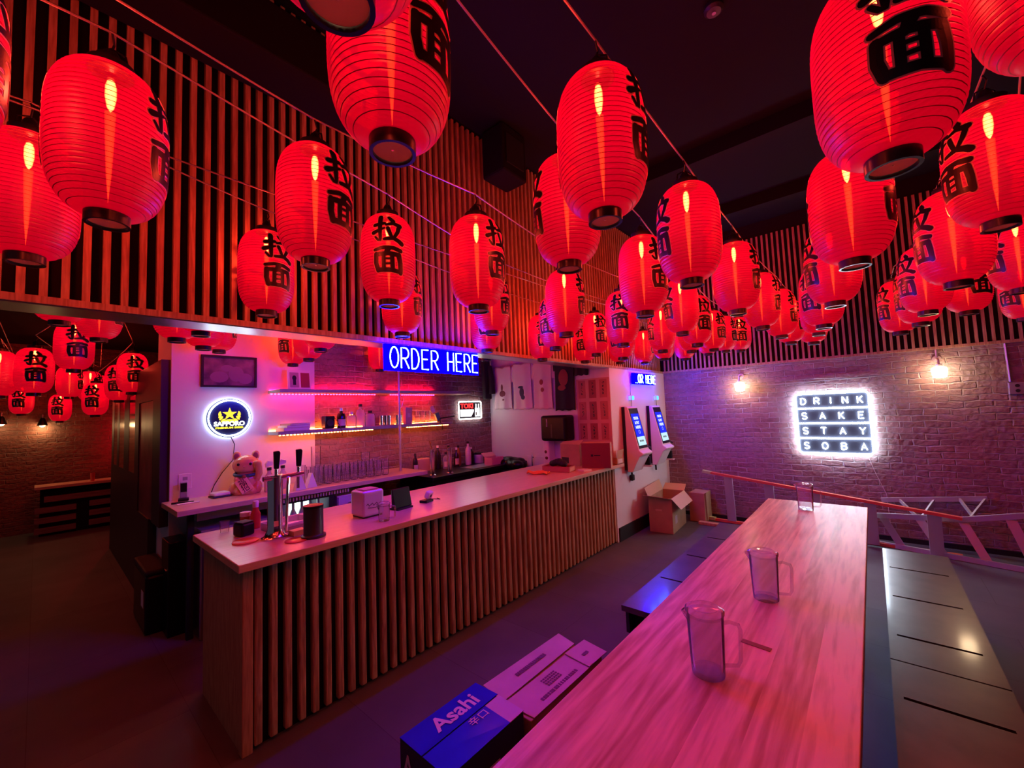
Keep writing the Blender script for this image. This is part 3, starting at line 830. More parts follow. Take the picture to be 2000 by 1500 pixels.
for i, (nm, th, col) in enumerate(bk):
    b = thing('book', nm + ' covered book ' + ('lowest' if i == 0 else 'middle one' if i == 1 else 'topmost') + ' in the pile on the amber-lit shelf', 'book', (-4.22, 1.62 + .01 * i, zz + .0005), .08 * i, 'books on the amber-lit shelf')
    hw, hd = .10 - .006 * i, .12 - .01 * i
    box('pages', M['paper'], (-hw + .003, hw - .003, -hd + .003, hd - .003, .002, th - .002), b)
    MB().box(-hw, hw, -hd, hd, 0, .002).box(-hw, hw, -hd, hd, th - .002, th).box(-hw, hw, -hd, -hd + .003, .002, th - .002).build('cover', pbsdf(nm + '_cover', col, .5), b)
    zz += th + .001
tins = [2.55, 2.6, 2.65, 2.755, 2.80]
pos = ('leftmost', 'second from the left', 'middle', 'second from the right', 'rightmost')
for i, yy in enumerate(tins):
    o = MB().lathe([(.018, 0), (.022, .11), (.022, .112), (.02, .112), (.017, .003), (1e-5, .003)], 14, caps=False).build('shaker_tin', M['chrome'], None, smooth=True)
    o.location = (-4.19, yy, Z2); tag(o, pos[i] + ' of the steel tins standing on the amber-lit shelf', 'tin', 'steel tins on the shelf')
pk = thing('gift_bag', 'tall pink paper bag on the amber-lit shelf right of the post', 'bag', (-4.23, 2.93, Z2))
box('bag_body', pbsdf('pink_paper', (0.66, 0.36, 0.36), .6), (-.03, .03, -.045, .045, 0, .2), pk, bevel=.003)
box('seal', LAB, (.0305, .0315, -.02, .02, .08, .13), pk)
for i, yy in enumerate((3.05, 3.13, 3.21)):
    o = MB().lathe([(.026, 0), (.028, .004), (.033, .12), (.03, .15), (.027, .15), (.03, .12), (.025, .008), (1e-5, .008)], 18, caps=False).build('carafe', M['glassware'], None, smooth=True)
    o.location = (-4.2, yy, Z2); tag(o, ('left', 'middle', 'right')[i] + ' of three glass carafes right of the pink bag', 'carafe', 'glass carafes on the shelf')
pc = thing('postcard', 'tilted pale postcard above the right end of the amber-lit shelf', 'card', (-4.30, 3.38, 1.62))
box('card', M['paper'], (0, .002, -.03, .03, 0, .09), pc); pc.rotation_euler = (.4, 0, 0)
box('stand', pbsdf('teal_card', (0.05, 0.22, 0.28), .5), (-.02, .02, .0, .06, -.125, -.02), pc)
cl = thing('clamp_arm', 'black clamp arm at the right end of the amber-lit shelf', 'clamp', (-4.08, 3.42, Z2))
MB().tube([(0, -.12, .0), (0, -.12, .05), (0, .12, .07)], .008, 8).build('arm', M['blackgloss'], cl)
MB().tube([(0, -.11, .0), (.03, -.11, -.02), (.03, -.11, -.09)], .005, 6).build('cable', M['cable'], cl)
# frames on the red shelf
fr = thing('picture_frame', 'white double card frame leaning on the left end of the red-lit shelf', 'picture frame', (-4.26, 1.70, 1.888))
fr.rotation_euler = (0, -.12, 0)
box('mount', M['paper'], (0, .012, -.115, .105, 0, .20), fr)
box('left_print', pbsdf('mauve_print', (0.40, 0.28, 0.34), .6), (.0122, .0135, -.095, -.01, .025, .175), fr)
box('right_print', pbsdf('crimson_print', (0.30, 0.03, 0.05), .6), (.0122, .0135, .008, .092, .025, .175), fr)
MB().ball((.0136, -.052, .12), .001, .02, .026).box(.0136, .0142, -.066, -.038, .05, .1).build('print_motif', M['ink'], fr)
# row of beer glasses
gp = [(.030, 0), (.034, .006), (.036, .02), (.040, .15), (.041, .165), (.0385, .165), (.0375, .15), (.032, .016), (1e-5, .014)]
gme = MB().lathe([(1e-5, 0)] + gp, 16, caps=False).build('beer_glass', M['glassware'], None, smooth=True)
k = 0
rows = ('front', 'second', 'rear')
for j in range(3):
    for i in range(9):
        o = gme if k == 0 else gme.copy()
        if k: COL.objects.link(o)
        o.location = (-3.99 - j * .088, 1.76 + i * .088, ZS + .0005)
        tag(o, 'clear beer glass, %s from the left in the %s row on the back shelf' % (('first', 'second', 'third', 'fourth', 'fifth', 'sixth', 'seventh', 'eighth', 'ninth')[i], rows[j]), 'glass', 'beer glasses on the back shelf')
        k += 1
o = gme.copy(); COL.objects.link(o); o.location = (-4.26, 1.85, ZS + .0005); o.scale = (1.1, 1.1, 2.1)
tag(o, 'tall clear glass vase standing behind the left end of the glass rows', 'vase')
o = gme.copy(); COL.objects.link(o); o.location = (-4.077, 2.288, ZS + .167); o.scale = (1.15, 1.15, .55)
tag(o, 'short clear glass stacked on top of the beer glasses', 'glass')
for i, (xx, yy, hh) in enumerate(((-4.05, 1.66, .9), (-4.2, 1.69, 1.1))):
    o = gme.copy(); COL.objects.link(o); o.location = (xx, yy, ZS + .0005); o.scale = (.8, .8, hh)
    tag(o, ('front' if i == 0 else 'rear') + ' small tumbler left of the beer glass rows', 'glass', 'small tumblers')

# bottles and boxes on the dark unit
ZD = .9005
bottle('wine', 'dark', (-4.18, 2.99, ZD), 'dark bottle with a cream label left of the chrome tap columns', 'black', LAB, .8)
spec = [('wine', 'dark', 3.38, 1.0), ('liquor', 'clear', 3.47, 1.0), ('wine', 'green', 3.56, .95), ('slim', 'dark', 3.65, 1.1), ('wine', 'amber', 3.73, .9), ('wine', 'white', 3.86, 1.05), ('liquor', 'dark', 3.96, 1.1), ('jar', 'white', 4.06, 1.2)]
dsc = ('dark', 'clear', 'green', 'slim dark', 'amber', 'tall white', 'squat dark', 'white jar-shaped')
for i, (kd, mt, yy, s_) in enumerate(spec):
    bottle(kd, mt, (-4.24 + .05 * (i % 2), yy, ZD), dsc[i] + ' bottle in the cluster on the dark unit against the brick', 'black' if i % 3 else 'white', LAB if i % 2 else None, s_, 'bottles on the dark unit')
ca = thing('carton', 'peach paper carton behind the dark labelled bottle', 'box', (-4.26, 3.16, ZD))
box('carton_body', pbsdf('peach_board', (0.66, 0.38, 0.26), .7), (-.05, .05, -.10, .10, 0, .15), ca, bevel=.003)
box('flap', M['kraft_in'], (-.05, .05, -.10, .10, .1505, .154), ca)
ca = thing('carton', 'open pink carton at the right end of the dark unit', 'box', (-3.86, 4.02, ZD))
pinkb = pbsdf('pink_board', (0.66, 0.32, 0.36), .6)
MB().box(-.07, .07, -.11, -.105, 0, .1).box(-.07, .07, .105, .11, 0, .1).box(-.07, -.065, -.105, .105, 0, .1).box(.065, .07, -.105, .105, 0, .1).box(-.07, .07, -.11, .11, 0, .003).build('carton_body', pinkb, ca)
MB().extrude([(-.07, -.11, .1), (-.07, .11, .1), (-.13, .11, .15), (-.13, -.11, .15)], (.003, 0, .003)).build('flap', pinkb, ca)
for i, (xx, yy) in enumerate(((-3.83, 2.97), (-3.785, 3.19))):
    tc_ = thing('tap_column', 'chrome tap column on the dark unit, ' + ('left one with a brass handle' if i == 0 else 'right one without a handle'), 'beer tap', (xx, yy, ZD), 0, 'chrome tap columns')
    MB().lathe([(.042, 0), (.042, .01), (.028, .02), (.028, .27), (.033, .275), (.033, .30), (1e-5, .305)], 20).build('column', M['chrome'], tc_, smooth=True)
    if i == 0:
        MB().tube([(0, 0, .3), (-.01, -.012, .37), (-.015, -.02, .40)], [.008, .009, .006], 8).build('handle', pbsdf('brass', (.9, .6, .2), .2, metal=1), tc_)

# ------------------------------------------------------------------ things on the back shelf
cat = thing('lucky_cat', 'golden beckoning cat figurine on the back shelf', 'figurine', (-4.17, 1.21, ZS + .0006), -.45)
mb = MB()
mb.ball((-.01, 0, .10), .085, .095, .11).ball((0, 0, .245), .082, .105, .085).ball((.01, -.09, .05), .06, .035, .055).ball((.01, .09, .05), .06, .035, .055)
mb.ball((.05, -.05, .03), .05, .03, .03).ball((.05, .05, .03), .05, .03, .03).ball((.05, -.055, .125), .04, .028, .035)
mb.tube([(.02, .08, .12), (.05, .105, .17), (.06, .105, .22), (.065, .10, .255)], [.03, .028, .026, .028], 10).ball((.07, .098, .262), .03, .03, .026)
mb.lathe([(.10, 0), (.105, .02), (.09, .05)], 20)
for sy in (-1, 1):
    mb.ball((-.005, sy * .07, .325), .016, .032, .042)
gold = pbsdf('gold_glaze', (0.72, 0.43, 0.20), .25, coat=.4)
o = mb.build('figure', gold, cat, smooth=True)
rm = o.modifiers.new('remesh', 'REMESH'); rm.mode = 'VOXEL'; rm.voxel_size = .006; rm.use_smooth_shade = True
for sy in (-1, 1):
    MB().ball((.006, sy * .07, .322), .010, .022, .03).build('inner_ear', pbsdf('ear_mauve', (.32, .10, .14), .4), cat, smooth=True)
    MB().ball((.078, sy * .045, .258), .006, .011, .012).build('eye', M['ink'], cat, smooth=True)
MB().ball((.086, 0, .238), .007, .009, .006).build('nose', pbsdf('nose_pink', (.7, .3, .25), .4), cat, smooth=True)
mb = MB(); mb.tube([(.066 * math.cos(a) + .012, .083 * math.sin(a), .172 - .012 * math.cos(a)) for a in [-1.9 + 3.8 * i / 16 for i in range(17)]], .014, 8)
mb.build('bib', pbsdf('teal_bib', (.03, .14, .15), .4), cat, smooth=True)
MB().ball((.088, 0, .155), .012, .016, .016).build('bell', pbsdf('bell_bronze', (.25, .10, .05), .3), cat, smooth=True)
cream = pbsdf('cream_plaque', (.85, .62, .40), .4)
T = Matrix.Translation((.098, .0, .085)) @ Matrix.Rotation(-.25, 4, 'Y') @ Matrix.Rotation(.55, 4, 'X')
MB().box(-.006, .004, -.048, .048, -.062, .062, T).build('coin_plaque', cream, cat, bevel=.004)
mb = MB()
text(mb, '福', .07, T @ on_x(.0045, 0, .022), width=.052, depth=.0008)
text(mb, '招', .07, T @ on_x(.0045, -.002, -.032), width=.052, depth=.0008)
mb.build('lettering', M['ink'], cat)
r = thing('wifi_router', 'flat white rounded box beside the golden cat', 'router', (-4.2, 1.025, ZS + .0006), .1)
box('base', M['dkgrey'], (-.062, .062, -.066, .066, 0, .012), r, bevel=.005)
box('shell', M['white'], (-.058, .058, -.062, .062, .0125, .040), r, bevel=.012, seg=3)
ph = thing('cordless_phone', 'black and silver cordless phone in its cradle at the left end of the back shelf', 'phone', (-4.3, .80, ZS + .0006), -.2)
box('cradle', M['blackgloss'], (-.03, .05, -.035, .035, 0, .02), ph, bevel=.005)
o = box('handset', M['grey'], (-.013, .013, -.024, .024, .0205, .15), ph, bevel=.006)
box('keypad', M['blackgloss'], (.0132, .0145, -.02, .02, .07, .14), o)
pl = thing('wall_outlet', 'white power outlet on the wall behind the cordless phone', 'outlet', (XB, .82, 1.12))
box('plate', M['white'], (0.0002, .007, -.045, .045, -.065, .065), pl, bevel=.003)
for zz in (-.025, .025): box('socket', M['grey'], (.0072, .009, -.016, .016, zz - .014, zz + .014), pl)
tag(MB().box(-4.12, -4.07, .72, .86, ZS + .0005, ZS + .008).build('notepad', M['paper'], bevel=.001), 'pale notepad lying in front of the cordless phone', 'notepad')
tag(MB().tube([(-4.17, .70, ZS + .008), (-4.11, .83, ZS + .008)], .007, 8).build('pen', M['blackgloss']), 'black pen lying beside the cordless phone', 'pen')
def spray(loc, rz, label, g):
    s_ = thing('spray_bottle', label, 'spray bottle', loc, rz, g)
    MB().lathe([(.036, 0), (.038, .006), (.038, .10), (.03, .14), (.015, .165), (.015, .19)], 18).build('body', glass('frosted_pink', (.75, .6, .62), .6), s_, smooth=True)
    MB().lathe([(.019, .185), (.019, .21), (1e-5, .21)], 14).build('collar', M['dkgrey'], s_, smooth=True)
    MB().extrude([(-.012, -.03, .211), (-.012, .03, .23), (-.012, .028, .255), (-.012, -.012, .27), (-.012, -.034, .245)], (.024, 0, 0)).build('trigger_head', M['white'], s_, bevel=.003)
spray((-4.07, 1.36, ZS + .0006), .1, 'white-topped spray bottle just right of the golden cat', 'spray bottles')
spray((-4.12, 1.49, ZS + .0006), -.3, 'white-topped spray bottle behind the chrome beer tower', 'spray bottles')
for i, (xx, yy) in enumerate(((-4.04, 1.545), (-4.08, 1.66))):
    tt = thing('table_tent', 'white folded card tent on the back shelf, ' + ('left' if i == 0 else 'right') + ' one of two', 'card', (xx + .14, yy, ZS + .0006), .15, 'folded card tents')
    MB().extrude([(-.02, -.05, 0), (-.02, .05, 0), (-.02, .004, .13), (-.02, -.004, .13)], (.05, 0, 0)).build('folded_card', M['white'], tt)

# ------------------------------------------------------------------ beer tower and small things on the bar
ZC = .9205
tt = thing('beer_tower', 'chrome beer tower with two black tap handles at the near end of the bar', 'beer tap', (-2.675, .925, ZC))
MB().lathe([(.072, 0), (.072, .006), (.055, .016), (.044, .04), (.040, .06), (.040, .35), (.043, .352), (.043, .36), (1e-5, .362)], 28).build('column', M['chrome'], tt, smooth=True)
MB().tube([(.02, -.07, .345), (.02, .03, .345), (.03, .15, .352)], .014, 10).build('crossbar', M['chrome'], tt, smooth=True)
MB().tube([(.04, .06, .34), (.055, .05, .28), (.058, .045, .2), (.055, .04, .03)], .009, 8).build('drain_tube', M['chrome'], tt, smooth=True)
for i, yy in enumerate((0, .125)):
    h = MB().tube([(.02, yy, .352), (.02, yy, .395)], .010, 8).build('faucet', M['chrome'], tt, smooth=True)
    MB().extrude([(.01, yy - .012, .396), (.01, yy + .012, .396), (.01, yy + .02, .49), (.01, yy + .013, .50), (.01, yy - .015, .498)], (.022, 0, 0)).build('tap_handle', M['blackgloss'], h, bevel=.004)
    MB().tube([(.02, yy + .005, .345), (-.02, yy + .012, .33), (-.03, yy + .016, .26)], .008, 8).build('spout', M['chrome'], h, smooth=True)
box('price_sticker', M['paper'], (.038, .042, -.02, .004, .07, .10), tt)
cy_ = thing('cup_dispenser', 'black cylinder with a flared foot on the bar by the beer tower', 'canister', (-2.49, 1.065, ZC))
MB().lathe([(.066, 0), (.066, .012), (.056, .016), (.053, .02), (.053, .178), (.05, .18), (1e-5, .18)], 28).build('body', M['dkgrey'], cy_, smooth=True)
MB().lathe([(.053, .166), (.0545, .167), (.0545, .180), (.046, .182)], 28).build('rim', M['blackgloss'], cy_, smooth=True)
nd = thing('napkin_dispenser', 'silvery rounded box open at the top on the bar', 'dispenser', (-2.682, 1.515, ZC), .03)
silver = pbsdf('satin_silver', (0.66, 0.60, 0.64), .35, metal=.4)
MB().box(-.078, .078, -.082, .082, .008, .178).build('housing', silver, nd, bevel=.016, seg=3)
MB().box(-.05, .05, -.055, .055, .1782, .1855).build('slot_rim', pbsdf('rose_lining', (.5, .22, .25), .5), nd, bevel=.003)
box('foot', M['dkgrey'], (-.068, .068, -.072, .072, 0, .0079), nd)
mb = MB()
mb.tube([(.0785, -.055 + .011 * i, .086 + .010 * math.sin(i * 2.1)) for i in range(11)], .0022, 5).tube([(.0785, -.045 + .012 * i, .068 - .006 * math.sin(i * .38)) for i in range(9)], .0022, 5)
mb.build('script_mark', M['ink'], nd)
jp = thing('water_pitcher', 'small clear pitcher on the bar in front of the silvery box', 'pitcher', (-2.45, 1.50, ZC), .9)
pitcher_parts(jp, .036, .115)
tb_ = thing('tablet', 'black tablet on a stand with its back to the room, on the bar', 'tablet', (-2.65, 1.77, ZC))
tb_.rotation_euler = (0, 0, .12)
MB().extrude([(-.02, -.08, .012), (.02, -.08, .012), (-.01, -.08, .148), (-.022, -.08, .148)], (0, .16, 0)).build('screen', M['blackgloss'], tb_, bevel=.005)
box('stand', M['black'], (-.05, .04, -.07, .07, 0, .0118), tb_)
cr = thing('card_reader', 'white card reader on a dark stand beside the tablet', 'card reader', (-2.66, 2.0, ZC), .3)
box('stand', M['blackgloss'], (-.04, .03, -.04, .05, 0, .02), cr, bevel=.004)
T = Matrix.Translation((.0, .03, .05)) @ Matrix.Rotation(.4, 4, 'Y')
MB().box(-.02, .02, -.03, .03, -.026, .03, T).build('reader', M['white'], cr, bevel=.008)
MB().box(.0203, .021, -.011, .011, -.01, .012, T).build('chip_mark', M['dkgrey'], cr)
MB().tube([(-.02, .0, .02), (.02, .07, .012), (.05, .11, .004), (.0, .14, .004)], .003, 6).build('cable', M['cable'], cr)
# condiments at the near end
hs = thing('hot_sauce', 'red hot sauce bottle with a pale cap at the near end of the bar', 'bottle', (-3.02, .93, ZC))
MB().lathe([(.026, 0), (.028, .005), (.028, .09), (.015, .12), (.015, .13), (1e-5, .13)], 16).build('bottle', pbsdf('chilli_red', (.55, .05, .04), .2), hs, smooth=True)
MB().lathe([(.017, .1302), (.017, .165), (.014, .17), (1e-5, .17)], 14).build('cap', M['white'], hs, smooth=True)
j = thing('jar', 'small glass jar with a white lid behind the hot sauce', 'jar', (-3.08, .89, ZC))
MB().lathe([(.028, 0), (.03, .005), (.03, .075), (1e-5, .075)], 16).build('glass', BM['amber'], j, smooth=True)
MB().lathe([(.031, .0752), (.031, .1), (1e-5, .1)], 16).build('lid', M['white'], j, smooth=True)
o = MB().lathe([(.02, 0), (.022, .004), (.027, .07), (.025, .07), (.02, .008), (1e-5, .008)], 18, caps=False).build('shot_glass', M['glassware'], None, smooth=True)
o.location = (-3.07, .775, ZC); tag(o, 'little shot glass at the left corner of the bar', 'glass')
bt = thing('black_tub', 'small black tub in front of the hot sauce bottle', 'tub', (-2.9, .83, ZC), .3)
box('tub', M['blackgloss'], (-.045, .045, -.04, .04, 0, .075), bt, bevel=.012)
box('lid', M['black'], (-.04, .04, -.036, .036, .0752, .082), bt, bevel=.003)
tr = thing('cutlery_tray', 'shallow clear tray of wrapped cutlery behind the beer tower foot', 'tray', (-2.84, 1.06, ZC), .15)
MB().box(-.1, .1, -.12, .12, 0, .004).box(-.1, -.096, -.12, .12, .004, .045).box(.096, .1, -.12, .12, .004, .045).box(-.096, .096, -.12, -.116, .004, .045).box(-.096, .096, .116, .12, .004, .045).build('tray', glass('tray_plastic', (.6, .5, .45), .35), tr)
for i, cc in enumerate(('white', 'alum', 'paper')):
    o = MB().box(-.02, .02, -.09, .09, 0, .016).build('wrapped_utensil', M[cc], None, bevel=.006)
    o.location = (-2.89 + .05 * i, 1.05 + .01 * i, ZC + .006 + .006 * i); o.rotation_euler = (.04, .0, .2 * i - .5)
    tag(o, ('white paper', 'shiny foil', 'cream paper')[i] + ' wrapped utensil packet lying in the clear tray', 'cutlery', 'wrapped utensils in the tray')
gb = thing('matchbox', 'small gold box on the bar between the beer tower and the black cylinder', 'box', (-2.62, 1.03, ZC), .1)
box('sleeve', pbsdf('gold_card', (.75, .45, .12), .4), (-.03, .03, -.04, .04, 0, .03), gb, bevel=.002)
box('drawer', M['kraft_in'], (-.026, .026, -.043, .043, .004, .026), gb)
mred = pbsdf('red_silicone', (.5, .03, .05), .25)
o = MB().lathe([(.06, 0), (.06, .004), (.055, .006), (1e-5, .006)], 28).build('coaster', mred, None, smooth=True)
o.location = (-2.5, .975, ZC); tag(o, 'round dark red coaster beside the black cylinder foot', 'coaster', 'round coasters on the bar')
o = MB().lathe([(.065, 0), (.065, .006), (.058, .01), (1e-5, .008)], 28).build('coaster', pbsdf('coral_plastic', (.7, .22, .18), .25), None, smooth=True)
o.location = (-2.73, .79, ZC); tag(o, 'round coral coaster in front of the black tub', 'coaster', 'round coasters on the bar')
# far end of the bar
mb = MB(); nx = 14
v = []; f_ = []
for i in range(nx + 1):
    for jx in range(9):
        xx = -.12 + .24 * i / nx; yy = -.06 + .12 * jx / 8
        v.append((xx + .008 * math.sin(9 * yy * 8), yy + .01 * math.sin(xx * 40), .014 + .010 * math.sin(xx * 38 + 3 * math.sin(yy * 50)) + .006 * math.cos(yy * 70)))
for i in range(nx):
    for jx in range(8):
        a = i * 9 + jx; f_.append((a, a + 1, a + 10, a + 9))
mb.add(v, f_)
o = mb.build('cleaning_cloth', pbsdf('orange_cloth', (.85, .27, .05), .8), None, smooth=True)
o.location = (-2.74, 3.53, ZC + .002); o.rotation_euler = (0, 0, .3)
sl_ = o.modifiers.new('thick', 'SOLIDIFY'); sl_.thickness = .006
tag(o, 'crumpled orange cloth on the bar', 'cloth')
rt = thing('shallow_carton', 'shallow red-brown carton of odds and ends on the bar beside the orange cloth', 'box', (-2.66, 3.80, ZC), .2)
rb = pbsdf('red_brown_board', (.42, .12, .09), .6)
MB().box(-.16, .16, -.09, -.085, 0, .06).box(-.16, .16, .085, .09, 0, .06).box(-.16, -.155, -.085, .085, 0, .06).box(.155, .16, -.085, .085, 0, .06).box(-.16, .16, -.09, .09, 0, .004).build('carton', rb, rt)
box('label_patch', M['kraft_in'], (.1602, .161, -.07, .06, .008, .05), rt)
mb = MB()
for i in range(9): mb.ball((-.07 + .02 * i, .02 * math.sin(i * 2), .05 + .03 * (1 - abs(i - 4) / 5)), .05, .05, .035, 10, 7)
o = mb.build('black_bag', M['black'], None, smooth=True); o.location = (-2.68, 3.81, ZC + .022); o.scale = (.9, .8, 1)
tag(o, 'crumpled black bag heaped in the shallow carton', 'bag')
tag(MB().extrude([(-2.5, 3.93, ZC), (-2.38, 3.87, ZC), (-2.36, 3.99, ZC), (-2.46, 4.03, ZC)], (0, 0, .012)).build('paper_stack', M['paper']), 'small stack of white paper on the bar before the big carton', 'paper')
bb = thing('big_carton', 'large dark red carton standing on the far end of the bar', 'box', (-2.43, 4.24, ZC), .4)
box('carton', pbsdf('crimson_board', (.22, .035, .045), .6), (-.16, .16, -.09, .11, 0, .28), bb, bevel=.003)
MB().box(.1605, .1625, -.09, .11, 0.001, .28).build('end_panel', M['kraft_in'], bb)
MB().box(-.16, .16, -.09, .11, .2805, .284).build('flap', M['kraft'], bb)
MB().box(-.055, -.03, -.0915, -.0905, .13, .155).box(-.02, .05, -.0915, -.0905, .138, .148).build('printed_mark', M['ink'], bb)
MB().box(.163, .164, -.02, .03, .18, .23).build('tape_patch', M['white'], bb)
sb_ = open_box('small_carton', 'small open carton with a hanging flap at the wall end of the bar', (-2.36, 4.60, ZC), 0, .08, .16, .075, M['kraft_in'])
MB().box(.0402, .042, -.06, .05, .01, .06).build('label_patch', M['paper'], sb_)
MB().extrude([(.04, -.07, .076), (.04, .06, .076), (.055, .07, .17), (.055, -.09, .165)], (-.003, 0, 0)).build('flap', M['kraft_in'], sb_)
kb = thing('kraft_box', 'kraft box standing behind the shallow carton near the end wall', 'box', (-2.80, 4.36, ZC), -.1)
box('carton', M['kraft'], (-.15, .15, -.1, .1, 0, .25), kb, bevel=.004)
box('dark_window', M['dkgrey'], (-.13, -.02, -.1015, -.1005, .02, .09), kb)
MB().extrude([(-.15, -.1, .2505), (.15, -.1, .2505), (.15, -.02, .30), (-.15, -.02, .28)], (0, .004, 0)).build('flap', M['kraft_in'], kb)
sdp = thing('soap_dispenser', 'white dispenser with dark dots beside the black towel dispenser', 'dispenser', (-3.27, 4.44, .831))
box('housing', M['white'], (-.05, .05, -.05, .1, 0, .40), sdp, bevel=.025, seg=3)
MB().ball((.0, -.05, .22), .02, .006, .022).ball((.01, -.05, .14), .024, .006, .02).build('windows', pbsdf('dark_red_window', (.12, .02, .02), .3), sdp)
td = thing('towel_dispenser', 'black paper towel dispenser on the end wall under the black shirt', 'dispenser', (-3.10, 4.43, 1.36))
box('housing', M['blackgloss'], (-.2, .2, -.10, .115, -.165, .165), td, bevel=.035, seg=3)
box('window', M['dkgrey'], (-.03, -.01, -.1025, -.1005, -.12, .05), td)
MB().tube([(-.09, -.103, .02), (-.085, -.103, .07), (-.09, -.103, .12)], .008, 6).build('logo', M['grey'], td)

# ------------------------------------------------------------------ shirts and menu on the end wall
def shirt(label, x, w_, ztop, zbot, mat, seedv, motif, mcol):
    rnd = random.Random(seedv)
    s_ = thing('t_shirt', label, 'shirt', (x, YE, zbot), 0, 'shirts hung on the end wall')
    H = ztop - zbot; nu, nv = 24, 20; v = []; f = []
    ph_ = rnd.random() * 6
    for j_ in range(nv + 1):
        t_ = j_ / nv
        hw = w_ / 2 * (1.0 - .06 * math.sin(t_ * 3.0)) * (1 if t_ < .93 else 1 - (t_ - .93) * 2.2)
        for i_ in range(nu + 1):
            u_ = -1 + 2 * i_ / nu
            d_ = .03 + .010 * (1 - t_) * math.sin(u_ * 6 + ph_) + .012 * math.cos(u_ * 1.5)
            dip = .05 * math.exp(-(u_ / .3) ** 2) if j_ == nv else 0
            v.append((u_ * hw, -max(.008, d_), t_ * H - dip + (.006 * math.sin(u_ * 9 + ph_) if j_ == 0 else 0)))
    for j_ in range(nv):
        for i_ in range(nu):
            a = j_ * (nu + 1) + i_; f.append((a, a + 1, a + nu + 2, a + nu + 1))
    o_ = MB().add(v, f).build('body', mat, s_, smooth=True)
    m_ = o_.modifiers.new('thick', 'SOLIDIFY'); m_.thickness = .004
    for sx in (-1, 1):
        mb_ = MB().tube([(sx * w_ * .42, -.03, H - .05), (sx * w_ * .47, -.028, H - .16), (sx * w_ * .49, -.026, H - .25)], [.05, .05, .05], 10)
        MBt = Matrix.Diagonal((1, .35, 1, 1))
        mb_.v = [tuple(MBt @ Vector(p)) for p in mb_.v]
        mb_.build('sleeve', mat, s_, smooth=True)
    mb_ = MB()
    for (cx_, cz_, rx_, rz_) in motif:
        mb_.ball((cx_ * w_, -.047, H * cz_), rx_ * w_, .004, rz_ * w_, 12, 8)
    mb_.build('print', mcol, s_, smooth=True)
cw = pbsdf('white_cotton', (.80, .70, .70), .85); cwp = pbsdf('cream_cotton', (.80, .62, .58), .85); ck = pbsdf('black_cotton', (.022, .018, .026), .85)
p1 = pbsdf('plum_print', (.20, .05, .08), .7); p2 = pbsdf('navy_print', (.05, .05, .10), .7); p3 = pbsdf('dull_red_print', (.28, .05, .06), .7)
shirt('white shirt with a plum print, leftmost on the end wall', -4.10, .35, 2.27, 1.63, cw, 1, ((0, .36, .17, .13), (.04, .22, .06, .05), (-.02, .5, .06, .15)), p1)
shirt('white shirt with a dark figure print, second on the end wall', -3.73, .35, 2.29, 1.62, cw, 2, ((0, .36, .12, .2), (-.05, .47, .14, .05), (.06, .25, .11, .09)), p2)
shirt('cream shirt with a small cat-like print beside the black shirt', -3.365, .32, 2.27, 1.61, cwp, 3, ((-.04, .56, .1, .12), (0, .40, .09, .1)), p3)
shirt('black shirt with a dull red print above the towel dispenser', -3.01, .31, 2.36, 1.585, ck, 4, ((-.02, .55, .24, .36), (-.12, .38, .2, .12)), p3)
shirt('short black shirt right above the paper menu sheet', -2.76, .22, 2.36, 2.02, ck, 5, ((0, .6, .1, .1),), p2)
ds = thing('long_sleeved_shirt', 'dark long-sleeved top hanging at the end of the brick bar wall', 'shirt', (-4.32, 4.42, 1.79))
MB().extrude([(-.04, -.08, 0), (.03, -.08, 0), (.03, -.1, .6), (-.04, -.1, .6)], (0, .14, 0)).build('body', ck, ds, bevel=.02)
MB().tube([(.02, .02, .5), (.05, .03, .3), (.055, .03, .08)], [.04, .045, .05], 10).build('sleeve', ck, ds, smooth=True)
mn = thing('menu_sheet', 'peach paper menu sheet with nine printed tags on the end wall', 'menu', (-2.612, YE, 1.16))
box('sheet', pbsdf('peach_sheet', (.62, .36, .30), .8), (-.235, .03 + .2, -.006, -.0005, 0, .81), mn)
tagm = pbsdf('rose_tag', (.44, .17, .15), .8); tagm2 = pbsdf('dark_rose_tag', (.32, .09, .09), .8)
for c_ in range(3):
    for r_ in range(3):
        x0 = -.205 + c_ * .15; z1 = .79 - r_ * .27; h_ = .225 if r_ < 2 else .20
        tg = MB().box(x0, x0 + .10, -.009, -.0065, z1 - h_, z1).build('menu_tag', tagm2 if c_ == 1 else tagm, mn)
        mb = MB(); zz = z1 - .03
        while zz > z1 - h_ + .04:
            for _ in range(3):
                a = x0 + .035 + random.random() * .015; mb.box(a, a + .012 + random.random() * .012, -.0105, -.0093, zz - .004 - random.random() * .008, zz)
                zz -= .010
            zz -= .012
        mb.build('brush_marks', M['ink'], tg)

# ------------------------------------------------------------------ picture and round beer sign
pi_ = thing('framed_picture', 'dark framed picture on the white wall above the round beer sign', 'picture', (XB, 1.133, 2.055))
MB().box(.0005, .025, -.214, .214, .125, .142).box(.0005, .025, -.214, .214, -.142, -.125).box(.0005, .025, -.214, -.197, -.125, .125).box(.0005, .025, .197, .214, -.125, .125).build('frame', M['black'], pi_)
box('print', pbsdf('brown_print', (.16, .085, .09), .5, noise=(9, .7)), (.0005, .012, -.197, .197, -.125, .125), pi_)
mb = MB()
for (a, b_, r1, r2) in ((-.08, -.05, .07, .05), (.05, -.02, .06, .07), (.12, -.06, .06, .05), (-.02, .03, .05, .03)):
    mb.ball((.0122, a, b_), .0012, r1, r2, 16, 8)
mb.build('pale_shapes', pbsdf('mauve_shapes', (.26, .15, .18), .5), pi_)
sg = thing('beer_sign', 'round lit beer sign with a yellow star on the white wall', 'sign', (XB, 1.127, 1.637))
T = on_x(0, 0, 0)
